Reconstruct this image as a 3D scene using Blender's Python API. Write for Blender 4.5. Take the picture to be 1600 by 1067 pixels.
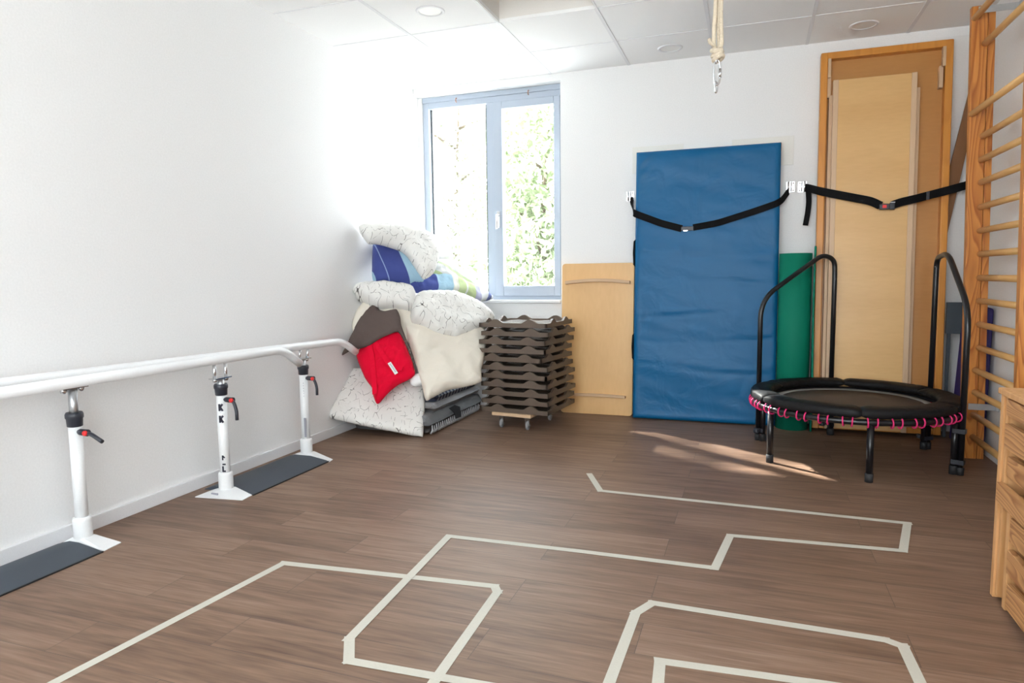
import bpy, bmesh, math, random
import numpy as np
from mathutils import Vector, Matrix, noise
from mathutils.geometry import delaunay_2d_cdt

for o in list(bpy.data.objects):
    bpy.data.objects.remove(o)
sc = bpy.context.scene
COL = sc.collection
PI = math.pi
random.seed(7)

# ------------------------------------------------------------------ camera
CAM = Vector((2.7385, -5.2958, 1.10))
yaw, pitch, roll = 0.340878, 0.097039, -0.011997
fwd = Vector((-math.sin(yaw)*math.cos(pitch), math.cos(yaw)*math.cos(pitch), -math.sin(pitch)))
r0 = Vector((math.cos(yaw), math.sin(yaw), 0)); u0 = r0.cross(fwd)
rt = math.cos(roll)*r0 + math.sin(roll)*u0
up = -math.sin(roll)*r0 + math.cos(roll)*u0
cd = bpy.data.cameras.new('camera'); cam = bpy.data.objects.new('camera', cd); COL.objects.link(cam)
cd.sensor_width = 36.0; cd.lens = 1052.71/1600*36; cd.clip_start = 0.05; cd.clip_end = 200
cam.matrix_world = Matrix(((rt.x, up.x, -fwd.x, CAM.x), (rt.y, up.y, -fwd.y, CAM.y), (rt.z, up.z, -fwd.z, CAM.z), (0, 0, 0, 1)))
sc.camera = cam

# ------------------------------------------------------------------ light and exposure
SKY = 5.5
w = bpy.data.worlds.new('world'); sc.world = w; w.use_nodes = True
bg = w.node_tree.nodes['Background']; bg.inputs[0].default_value = (0.925, 0.955, 1.0, 1); bg.inputs[1].default_value = SKY
sc.view_settings.view_transform = 'Standard'; sc.view_settings.look = 'None'
sc.view_settings.gamma = 1.0; sc.view_settings.use_curve_mapping = False
sc.view_settings.exposure = 1.30
sc.cycles.max_bounces = 10; sc.cycles.diffuse_bounces = 7; sc.cycles.transparent_max_bounces = 12
sc.cycles.sample_clamp_indirect = 8.0
sc.cycles.use_denoising = True

SE = math.radians(40)
sl = bpy.data.lights.new('sun', 'SUN'); sl.energy = 13.0; sl.angle = 0.02; sl.color = (1.0, 0.97, 0.93)
so = bpy.data.objects.new('sun', sl); COL.objects.link(so); so.location = (-8, 8, 10)
so.rotation_euler = V3 = (Vector((0.83*math.cos(SE), -0.55*math.cos(SE), -math.sin(SE)))).to_track_quat('-Z', 'Y').to_euler()

def portal(name, loc, size, rot):
    l = bpy.data.lights.new(name, 'AREA'); l.shape = 'RECTANGLE'; l.size = size[0]; l.size_y = size[1]
    l.cycles.is_portal = True
    o = bpy.data.objects.new(name, l); COL.objects.link(o); o.location = loc; o.rotation_euler = rot
portal('daylight_portal', (0.65, 0.33, 1.76), (1.3, 1.76), (-PI/2, 0, 0))
portal('daylight_portal_rear', (2.05, -6.95, 1.75), (3.4, 1.5), (PI/2, 0, 0))

# ------------------------------------------------------------------ helpers
def tag(o, label=None, cat=None, group=None, kind=None):
    if label: o['label'] = label
    if cat: o['category'] = cat
    if group: o['group'] = group
    if kind: o['kind'] = kind
    return o
def thing(name, loc, label=None, cat=None, group=None, kind=None, rz=0):
    o = bpy.data.objects.new(name, None); COL.objects.link(o)
    o.empty_display_size = 0.1; o.location = loc; o.rotation_euler = (0, 0, rz)
    return tag(o, label, cat, group, kind)
def base_of(o):
    v = Vector((0, 0, 0))
    while o is not None:
        v += Vector(o.location); o = o.parent
    return v
def V(*a): return Vector(a)
def fillet(pts, r, n=6):
    pts = [Vector(p) for p in pts]; out = [pts[0]]
    for i in range(1, len(pts)-1):
        a, b, c = pts[i-1], pts[i], pts[i+1]
        d1 = a-b; d2 = c-b
        k = min(r, d1.length*0.48, d2.length*0.48)
        p = b+d1.normalized()*k; q = b+d2.normalized()*k
        for j in range(n+1):
            t = j/n; out.append((1-t)**2*p+2*t*(1-t)*b+t*t*q)
    out.append(pts[-1]); return out

class MB:
    def __init__(s): s.v = []; s.f = []; s.sm = []; s.uv = None
    def add(s, vs, fs, smooth=False):
        k = len(s.v); s.v += [tuple(v) for v in vs]
        for f in fs: s.f.append([i+k for i in f]); s.sm.append(smooth)
        return s
    def box(s, lo, hi, R=None, at=None):
        x0, y0, z0 = lo; x1, y1, z1 = hi
        vs = [V(x, y, z) for x in (x0, x1) for y in (y0, y1) for z in (z0, z1)]
        if R is not None:
            vs = [R @ v for v in vs]
        if at is not None: vs = [v+Vector(at) for v in vs]
        return s.add(vs, [(0, 1, 3, 2), (4, 6, 7, 5), (0, 4, 5, 1), (2, 3, 7, 6), (0, 2, 6, 4), (1, 5, 7, 3)])
    def tube(s, pts, r, n=12, closed=False, caps=True, flat=None):
        pts = [Vector(p) for p in pts]; N = len(pts); rs = r if isinstance(r, (list, tuple)) else [r]*N
        tans = []
        for i in range(N):
            a = pts[i-1] if (i > 0 or closed) else pts[i]; b = pts[(i+1) % N] if (i < N-1 or closed) else pts[i]
            tans.append((b-a).normalized())
        t0 = tans[0]; ref = V(0, 0, 1) if abs(t0.z) < .9 else V(1, 0, 0)
        u = (ref - t0*ref.dot(t0)).normalized(); vs = []
        for i in range(N):
            t = tans[i]; u = (u - t*u.dot(t)).normalized(); w_ = t.cross(u)
            for j in range(n):
                a = 2*PI*j/n; fu, fw = (1, 1) if flat is None else flat
                vs.append(pts[i]+(u*math.cos(a)*fu+w_*math.sin(a)*fw)*rs[i])
        fs = []
        for i in range(N if closed else N-1):
            for j in range(n):
                a = i*n+j; b = i*n+(j+1) % n; c = ((i+1) % N)*n+(j+1) % n; d = ((i+1) % N)*n+j
                fs.append((a, b, c, d))
        s.add(vs, fs, True)
        if caps and not closed:
            k = len(s.v)-len(vs)
            s.f.append([k+j for j in range(n)][::-1]); s.sm.append(False)
            s.f.append([k+(N-1)*n+j for j in range(n)]); s.sm.append(False)
        return s
    def lathe(s, c, prof, n=32, smooth=True, axis='z'):
        vs = []; c = Vector(c)
        for r, z in prof:
            for j in range(n):
                a = 2*PI*j/n
                p = V(r*math.cos(a), r*math.sin(a), z)
                if axis == 'x': p = V(p.z, p.x, p.y)
                if axis == 'y': p = V(p.x, p.z, p.y)
                vs.append(c+p)
        fs = []
        for i in range(len(prof)-1):
            for j in range(n): fs.append((i*n+j, i*n+(j+1) % n, (i+1)*n+(j+1) % n, (i+1)*n+j))
        return s.add(vs, fs, smooth)
    def prism(s, poly, d, smooth=False):
        # poly: list of 3d points, extruded by vector d
        n = len(poly); vs = [Vector(p) for p in poly]+[Vector(p)+Vector(d) for p in poly]
        fs = [list(range(n))[::-1], [n+i for i in range(n)]]+[(i, (i+1) % n, n+(i+1) % n, n+i) for i in range(n)]
        return s.add(vs, fs, smooth)
    def build(s, name, mat, parent=None, origin=None, local=False, bevel=0, kind=None, allsmooth=False, seg=2):
        off = Vector((0, 0, 0))
        if not local:
            if parent is not None: off = base_of(parent)
            elif origin is not None: off = Vector(origin)
        me = bpy.data.meshes.new(name)
        me.from_pydata([tuple(Vector(v)-off) for v in s.v], [], s.f)
        for p, q in zip(me.polygons, s.sm): p.use_smooth = q or allsmooth
        bm = bmesh.new(); bm.from_mesh(me); bmesh.ops.recalc_face_normals(bm, faces=bm.faces); bm.to_mesh(me); bm.free()
        if s.uv is not None:
            l = me.uv_layers.new(name='UVMap')
            for lp in me.loops: l.data[lp.index].uv = s.uv[lp.vertex_index]
        me.materials.append(mat)
        o = bpy.data.objects.new(name, me); COL.objects.link(o)
        if parent is not None: o.parent = parent
        elif origin is not None and not local: o.location = origin
        if bevel:
            m = o.modifiers.new('bevel', 'BEVEL'); m.width = bevel; m.segments = seg; m.limit_method = 'ANGLE'; m.angle_limit = 0.6
            for p in me.polygons: p.use_smooth = True
            m.harden_normals = True
        if kind: o['kind'] = kind
        return o
def copy_tree(o, parent=None):
    c = o.copy(); COL.objects.link(c); c.parent = parent
    for ch in [x for x in COL.objects if x.parent == o]: copy_tree(ch, c)
    return c

# ------------------------------------------------------------------ materials
def mat(name, col, rough=0.6, metal=0.0, spec=0.5, bump=0, bscale=200, coat=0, emit=None):
    m = bpy.data.materials.new(name); m.use_nodes = True; nt = m.node_tree; b = nt.nodes['Principled BSDF']
    b.inputs['Base Color'].default_value = (*col, 1); b.inputs['Roughness'].default_value = rough
    b.inputs['Metallic'].default_value = metal; b.inputs['Specular IOR Level'].default_value = spec
    b.inputs['Coat Weight'].default_value = coat; b.inputs['Coat Roughness'].default_value = 0.15
    tc = nt.nodes.new('ShaderNodeTexCoord')
    no = nt.nodes.new('ShaderNodeTexNoise'); no.inputs['Scale'].default_value = bscale; no.inputs['Detail'].default_value = 3
    nt.links.new(tc.outputs['Object'], no.inputs['Vector'])
    # slight tonal mottling
    mx = nt.nodes.new('ShaderNodeMix'); mx.data_type = 'RGBA'; mx.blend_type = 'MULTIPLY'; mx.inputs[0].default_value = 0.12
    mx.inputs[6].default_value = (*col, 1)
    nt.links.new(no.outputs['Fac'], mx.inputs[7]); nt.links.new(mx.outputs[2], b.inputs['Base Color'])
    if bump:
        bp = nt.nodes.new('ShaderNodeBump'); bp.inputs['Strength'].default_value = bump; bp.inputs['Distance'].default_value = 0.002
        nt.links.new(no.outputs['Fac'], bp.inputs['Height']); nt.links.new(bp.outputs['Normal'], b.inputs['Normal'])
    if emit:
        b.inputs['Emission Color'].default_value = (1, 1, 1, 1); b.inputs['Emission Strength'].default_value = emit
    return m
def ramp(nt, stops):
    r = nt.nodes.new('ShaderNodeValToRGB'); e = r.color_ramp.elements
    while len(e) < len(stops): e.new(0.5)
    for k, (p, c) in zip(e, stops): k.position = p; k.color = (*c, 1)
    return r
def wood(name, c_lo, c_hi, grain=(1, 1, 0.08), scale=14, rough=0.45, dist=3.0, bands=True, contrast=1.0, bump=0.1):
    """grain: coordinate scaling, the small one is the grain direction"""
    m = bpy.data.materials.new(name); m.use_nodes = True; nt = m.node_tree; b = nt.nodes['Principled BSDF']; L = nt.links.new
    tc = nt.nodes.new('ShaderNodeTexCoord'); mp = nt.nodes.new('ShaderNodeMapping'); mp.inputs['Scale'].default_value = grain
    L(tc.outputs['Object'], mp.inputs['Vector'])
    n1 = nt.nodes.new('ShaderNodeTexNoise'); n1.inputs['Scale'].default_value = scale*0.35; n1.inputs['Detail'].default_value = 2
    L(mp.outputs[0], n1.inputs['Vector'])
    n2 = nt.nodes.new('ShaderNodeTexNoise'); n2.inputs['Scale'].default_value = scale*6; n2.inputs['Detail'].default_value = 4
    L(mp.outputs[0], n2.inputs['Vector'])
    if bands:
        mu = nt.nodes.new('ShaderNodeMath'); mu.operation = 'MULTIPLY'; mu.inputs[1].default_value = scale*dist*0.55
        L(n1.outputs['Fac'], mu.inputs[0])
        fr = nt.nodes.new('ShaderNodeMath'); fr.operation = 'FRACT'; L(mu.outputs[0], fr.inputs[0])
        rp = ramp(nt, [(0.0, (0, 0, 0)), (0.55, (.45, .45, .45)), (0.86, (1, 1, 1)), (1.0, (0, 0, 0))]); L(fr.outputs[0], rp.inputs[0])
        src = rp.outputs[0]
    else:
        src = n1.outputs['Fac']
    ad = nt.nodes.new('ShaderNodeMath'); ad.operation = 'MULTIPLY_ADD'; ad.inputs[1].default_value = 0.35; L(n2.outputs['Fac'], ad.inputs[0])
    sc_ = nt.nodes.new('ShaderNodeMath'); sc_.operation = 'MULTIPLY'; sc_.inputs[1].default_value = 0.75*contrast; L(src, sc_.inputs[0])
    L(sc_.outputs[0], ad.inputs[2])
    mx = nt.nodes.new('ShaderNodeMix'); mx.data_type = 'RGBA'; mx.inputs[6].default_value = (*c_hi, 1); mx.inputs[7].default_value = (*c_lo, 1)
    L(ad.outputs[0], mx.inputs[0]); L(mx.outputs[2], b.inputs['Base Color'])
    b.inputs['Roughness'].default_value = rough
    if bump:
        bp = nt.nodes.new('ShaderNodeBump'); bp.inputs['Strength'].default_value = bump; bp.inputs['Distance'].default_value = 0.001
        L(ad.outputs[0], bp.inputs['Height']); L(bp.outputs['Normal'], b.inputs['Normal'])
    return m
def fabric(name, col, wr=0.4, rough=0.9, scale=9):
    m = bpy.data.materials.new(name); m.use_nodes = True; nt = m.node_tree; b = nt.nodes['Principled BSDF']; L = nt.links.new
    tc = nt.nodes.new('ShaderNodeTexCoord')
    n1 = nt.nodes.new('ShaderNodeTexNoise'); n1.inputs['Scale'].default_value = scale; n1.inputs['Detail'].default_value = 3; n1.inputs['Distortion'].default_value = 0.6
    n2 = nt.nodes.new('ShaderNodeTexNoise'); n2.inputs['Scale'].default_value = 700; n2.inputs['Detail'].default_value = 2
    L(tc.outputs['Object'], n1.inputs['Vector']); L(tc.outputs['Object'], n2.inputs['Vector'])
    ad = nt.nodes.new('ShaderNodeMath'); ad.operation = 'MULTIPLY_ADD'; ad.inputs[1].default_value = 0.03
    L(n2.outputs['Fac'], ad.inputs[0]); L(n1.outputs['Fac'], ad.inputs[2])
    bp = nt.nodes.new('ShaderNodeBump'); bp.inputs['Strength'].default_value = wr; bp.inputs['Distance'].default_value = 0.03
    L(ad.outputs[0], bp.inputs['Height']); L(bp.outputs['Normal'], b.inputs['Normal'])
    b.inputs['Base Color'].default_value = (*col, 1); b.inputs['Roughness'].default_value = rough; b.inputs['Sheen Weight'].default_value = 0.04
    b.inputs['Specular IOR Level'].default_value = 0.2
    return m
def leaf_fabric(name, base, line, scale=15):
    """printed cotton: thin broken twig outlines"""
    m = fabric(name, base, 0.35); nt = m.node_tree; b = nt.nodes['Principled BSDF']; L = nt.links.new
    uv = nt.nodes.new('ShaderNodeTexCoord')
    n = nt.nodes.new('ShaderNodeTexNoise'); n.inputs['Scale'].default_value = 9; n.inputs['Detail'].default_value = 1
    L(uv.outputs['UV'], n.inputs['Vector'])
    va = nt.nodes.new('ShaderNodeVectorMath'); va.operation = 'SCALE'; va.inputs['Scale'].default_value = 0.16; L(n.outputs['Color'], va.inputs[0])
    vb = nt.nodes.new('ShaderNodeVectorMath'); vb.operation = 'ADD'; L(uv.outputs['UV'], vb.inputs[0]); L(va.outputs[0], vb.inputs[1])
    mp = nt.nodes.new('ShaderNodeMapping'); mp.inputs['Scale'].default_value = (1.25, 0.8, 1); mp.inputs['Rotation'].default_value = (0, 0, 0.6); L(vb.outputs[0], mp.inputs['Vector'])
    vo = nt.nodes.new('ShaderNodeTexVoronoi'); vo.feature = 'DISTANCE_TO_EDGE'; vo.voronoi_dimensions = '2D'; vo.inputs['Scale'].default_value = scale
    L(mp.outputs[0], vo.inputs['Vector'])
    lt = nt.nodes.new('ShaderNodeMapRange'); lt.inputs[1].default_value = 0.008; lt.inputs[2].default_value = 0.026; lt.inputs[3].default_value = 1; lt.inputs[4].default_value = 0
    L(vo.outputs['Distance'], lt.inputs[0])
    n2 = nt.nodes.new('ShaderNodeTexNoise'); n2.inputs['Scale'].default_value = 26; L(uv.outputs['UV'], n2.inputs['Vector'])
    gt = nt.nodes.new('ShaderNodeMapRange'); gt.inputs[1].default_value = 0.46; gt.inputs[2].default_value = 0.52; L(n2.outputs['Fac'], gt.inputs[0])
    mu = nt.nodes.new('ShaderNodeMath'); mu.operation = 'MULTIPLY'; L(lt.outputs[0], mu.inputs[0]); L(gt.outputs[0], mu.inputs[1])
    mx = nt.nodes.new('ShaderNodeMix'); mx.data_type = 'RGBA'; mx.inputs[6].default_value = (*base, 1); mx.inputs[7].default_value = (*line, 1)
    L(mu.outputs[0], mx.inputs[0]); L(mx.outputs[2], b.inputs['Base Color'])
    return m
def stripe_fabric(name, stops, length, axis=0, slant=0.0, offset=0.0):
    """woven stripes across the cloth, measured along its own u (metres)"""
    m = fabric(name, (1, 1, 1), 0.4); nt = m.node_tree; b = nt.nodes['Principled BSDF']; L = nt.links.new
    uv = nt.nodes.new('ShaderNodeTexCoord'); sp = nt.nodes.new('ShaderNodeSeparateXYZ'); L(uv.outputs['UV'], sp.inputs[0])
    sl = nt.nodes.new('ShaderNodeMath'); sl.operation = 'MULTIPLY_ADD'; sl.inputs[1].default_value = slant
    L(sp.outputs[1-axis], sl.inputs[0]); L(sp.outputs[axis], sl.inputs[2])
    ao = nt.nodes.new('ShaderNodeMath'); ao.operation = 'ADD'; ao.inputs[1].default_value = offset; L(sl.outputs[0], ao.inputs[0])
    dv = nt.nodes.new('ShaderNodeMath'); dv.operation = 'DIVIDE'; dv.inputs[1].default_value = length; L(ao.outputs[0], dv.inputs[0])
    r = ramp(nt, stops); r.color_ramp.interpolation = 'CONSTANT'; L(dv.outputs[0], r.inputs[0]); L(r.outputs[0], b.inputs['Base Color'])
    return m

WALL = mat('wall_paint', (0.86, 0.86, 0.86), 0.85, spec=0.25, bump=0.05, bscale=120)
CEIL = mat('ceiling_tile', (0.92, 0.92, 0.92), 0.9, spec=0.1, bump=0.2, bscale=300)
TRIMW = mat('white_trim', (0.78, 0.78, 0.80), 0.5)
WHITE_METAL = mat('white_lacquer', (0.83, 0.84, 0.85), 0.3)
CHROME = mat('chrome', (0.75, 0.76, 0.78), 0.22, metal=1)
STEEL = mat('galvanised_steel', (0.62, 0.64, 0.66), 0.38, metal=1)
BLACK = mat('black_steel', (0.008, 0.008, 0.010), 0.28)
RUBBER = mat('black_rubber', (0.02, 0.02, 0.023), 0.65)
BLACKFAB = fabric('black_polyester', (0.007, 0.007, 0.008), 0.18, 0.55, 16); BLACKFAB.node_tree.nodes['Principled BSDF'].inputs['Sheen Weight'].default_value = 0
WEB = fabric('black_webbing', (0.004, 0.004, 0.005), 0.1, 0.8, 30); WEB.node_tree.nodes['Principled BSDF'].inputs['Sheen Weight'].default_value = 0
RED = mat('red_plastic', (0.75, 0.02, 0.02), 0.35)
DARKP = mat('dark_plastic', (0.03, 0.033, 0.045), 0.4)
SLATE = mat('slate_tread', (0.045, 0.058, 0.078), 0.55, bump=0.3, bscale=500)
PINE = wood('lacquered_pine', (0.33, 0.085, 0.010), (0.66, 0.27, 0.055), (1, 1, 0.13), 13, 0.38, 4.2, contrast=1.0)
PINEH = wood('pine_drawer_front', (0.30, 0.115, 0.035), (0.66, 0.36, 0.15), (1, 0.10, 1), 16, 0.5, 4.5, contrast=1.05)
PINEV = wood('pine_carcass', (0.50, 0.24, 0.08), (0.68, 0.38, 0.17), (1, 1, 0.08), 12, 0.5, 3.0, contrast=0.7)
BEECH = wood('beech_rung', (0.58, 0.31, 0.10), (0.78, 0.47, 0.19), (1, 0.1, 1), 18, 0.4, 2, bands=False)
PLY = wood('maple_plywood', (0.60, 0.33, 0.115), (0.82, 0.52, 0.23), (1, 1, 0.25), 8, 0.4, 2, bands=False)
PLYH = wood('birch_bench_top', (0.58, 0.33, 0.12), (0.80, 0.52, 0.23), (0.3, 1, 1.6), 7, 0.3, 2, bands=False)
PLYD = wood('stained_panel', (0.42, 0.185, 0.050), (0.60, 0.30, 0.095), (0.3, 1, 1.6), 7, 0.35, 2, bands=False)
FRAMEW = wood('orange_pine_frame', (0.46, 0.16, 0.022), (0.66, 0.28, 0.048), (1, 1, 0.08), 10, 0.35, 2.5, contrast=0.5)
BATTEN = wood('raw_beech_batten', (0.52, 0.34, 0.20), (0.68, 0.49, 0.32), (1, 1, 0.1), 15, 0.5, 2, bands=False)
BATTENH = wood('curved_beech_batten', (0.45, 0.27, 0.14), (0.64, 0.44, 0.27), (0.1, 1, 1), 15, 0.45, 2, bands=False)
BROWNBD = wood('brown_board', (0.20, 0.085, 0.03), (0.30, 0.14, 0.055), (1, 1, 0.1), 10, 0.5, 2, bands=False)
TRAYM = mat('taupe_plastic', (0.115, 0.082, 0.060), 0.42, bump=0.1, bscale=60)
TAPE = mat('cream_tape', (0.56, 0.54, 0.47), 0.6, bump=0.2, bscale=150)
ROPE = fabric('cotton_rope', (0.72, 0.62, 0.48), 0.5, 0.95, 160)
GREEN = mat('green_foam', (0.0, 0.19, 0.115), 0.7, spec=0.25, bump=0.15, bscale=400)
NAVY = mat('navy_foam', (0.03, 0.02, 0.14), 0.6)
GREYBD = mat('slate_board', (0.06, 0.075, 0.09), 0.5)
PINK = mat('pink_bungee', (0.72, 0.02, 0.16), 0.6)
TRAMP = mat('woven_jump_mat', (0.085, 0.055, 0.038), 0.75, bump=0.2, bscale=900)
GREYTRIM = mat('grey_webbing', (0.32, 0.32, 0.31), 0.8)
FRAMEB = mat('blue_grey_aluminium', (0.42, 0.475, 0.56), 0.4)
LEAFW = leaf_fabric('leaf_print_cotton', (0.76, 0.75, 0.72), (0.10, 0.09, 0.085))
CREAM = fabric('cream_cotton', (0.74, 0.69, 0.60), 0.5, scale=6)
TAUPE = fabric('taupe_cotton', (0.105, 0.078, 0.070), 0.35, scale=8)
REDF = fabric('red_cotton', (0.72, 0.0, 0.028), 0.6, scale=11)
WHITEF = fabric('white_cotton', (0.80, 0.80, 0.80), 0.5)
GREYF = fabric('grey_cotton', (0.20, 0.205, 0.215), 0.6)
LGREYF = fabric('light_grey_cotton', (0.42, 0.42, 0.44), 0.6)
BLACKPRINT = mat('black_print', (0.02, 0.02, 0.04), 0.6)
GREYPRINT = mat('grey_print', (0.35, 0.35, 0.40), 0.6)

def floor_mat():
    m = bpy.data.materials.new('vinyl_planks'); m.use_nodes = True; nt = m.node_tree; b = nt.nodes['Principled BSDF']; L = nt.links.new
    tc = nt.nodes.new('ShaderNodeTexCoord')
    br = nt.nodes.new('ShaderNodeTexBrick'); br.offset = 0.37; br.inputs['Scale'].default_value = 1
    br.inputs['Brick Width'].default_value = 1.22; br.inputs['Row Height'].default_value = 0.18
    br.inputs['Mortar Size'].default_value = 0.0009; br.inputs['Mortar Smooth'].default_value = 0.2; br.inputs['Bias'].default_value = 0
    br.inputs['Color1'].default_value = (0, 0, 0, 1); br.inputs['Color2'].default_value = (1, 1, 1, 1); br.inputs['Mortar'].default_value = (0.5, 0.5, 0.5, 1)
    L(tc.outputs['Object'], br.inputs['Vector'])
    # per plank offset of the grain
    va = nt.nodes.new('ShaderNodeVectorMath'); va.operation = 'SCALE'; va.inputs['Scale'].default_value = 3.7; L(br.outputs['Color'], va.inputs[0])
    vb = nt.nodes.new('ShaderNodeVectorMath'); vb.operation = 'ADD'; L(tc.outputs['Object'], vb.inputs[0]); L(va.outputs[0], vb.inputs[1])
    def nz(s, sx, sy, d, dist=0):
        mp = nt.nodes.new('ShaderNodeMapping'); mp.inputs['Scale'].default_value = (sx, sy, 1); L(vb.outputs[0], mp.inputs['Vector'])
        n = nt.nodes.new('ShaderNodeTexNoise'); n.inputs['Scale'].default_value = s; n.inputs['Detail'].default_value = d; n.inputs['Distortion'].default_value = dist
        L(mp.outputs[0], n.inputs['Vector']); return n.outputs['Fac']
    g1 = nz(1.0, 2.2, 26, 5, 0.8); g2 = nz(1.0, 7, 120, 4); g3 = nz(1.0, 1.0, 5, 2)
    def ma(a, k, c):
        x = nt.nodes.new('ShaderNodeMath'); x.operation = 'MULTIPLY_ADD'; x.inputs[1].default_value = k; L(a, x.inputs[0])
        if isinstance(c, float): x.inputs[2].default_value = c
        else: L(c, x.inputs[2])
        return x.outputs[0]
    t = ma(g1, 0.75, ma(g2, 0.55, ma(g3, 0.35, ma(br.outputs['Color'], 0.13, -0.42))))
    r = ramp(nt, [(0.15, (0.100, 0.055, 0.034)), (0.5, (0.205, 0.124, 0.082)), (0.85, (0.305, 0.203, 0.145))]); L(t, r.inputs[0])
    mx = nt.nodes.new('ShaderNodeMix'); mx.data_type = 'RGBA'; mx.inputs[7].default_value = (0.07, 0.05, 0.04, 1)
    L(br.outputs['Fac'], mx.inputs[0]); L(r.outputs[0], mx.inputs[6]); L(mx.outputs[2], b.inputs['Base Color'])
    b.inputs['Roughness'].default_value = 0.48; b.inputs['Specular IOR Level'].default_value = 0.38
    bp = nt.nodes.new('ShaderNodeBump'); bp.inputs['Strength'].default_value = 0.25; bp.inputs['Distance'].default_value = 0.0012
    L(t, bp.inputs['Height']); L(bp.outputs['Normal'], b.inputs['Normal'])
    return m
def glass_mat():
    m = bpy.data.materials.new('window_glass'); m.use_nodes = True; nt = m.node_tree; L = nt.links.new
    out = nt.nodes['Material Output']; nt.nodes.remove(nt.nodes['Principled BSDF'])
    t = nt.nodes.new('ShaderNodeBsdfTransparent'); t.inputs[0].default_value = (0.96, 0.98, 0.97, 1)
    g = nt.nodes.new('ShaderNodeBsdfGlossy'); g.inputs['Roughness'].default_value = 0.02
    mx = nt.nodes.new('ShaderNodeMixShader'); mx.inputs[0].default_value = 0.04
    L(t.outputs[0], mx.inputs[1]); L(g.outputs[0], mx.inputs[2]); L(mx.outputs[0], out.inputs[0])
    return m
GLASS = glass_mat()
FLOORM = floor_mat()

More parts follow.
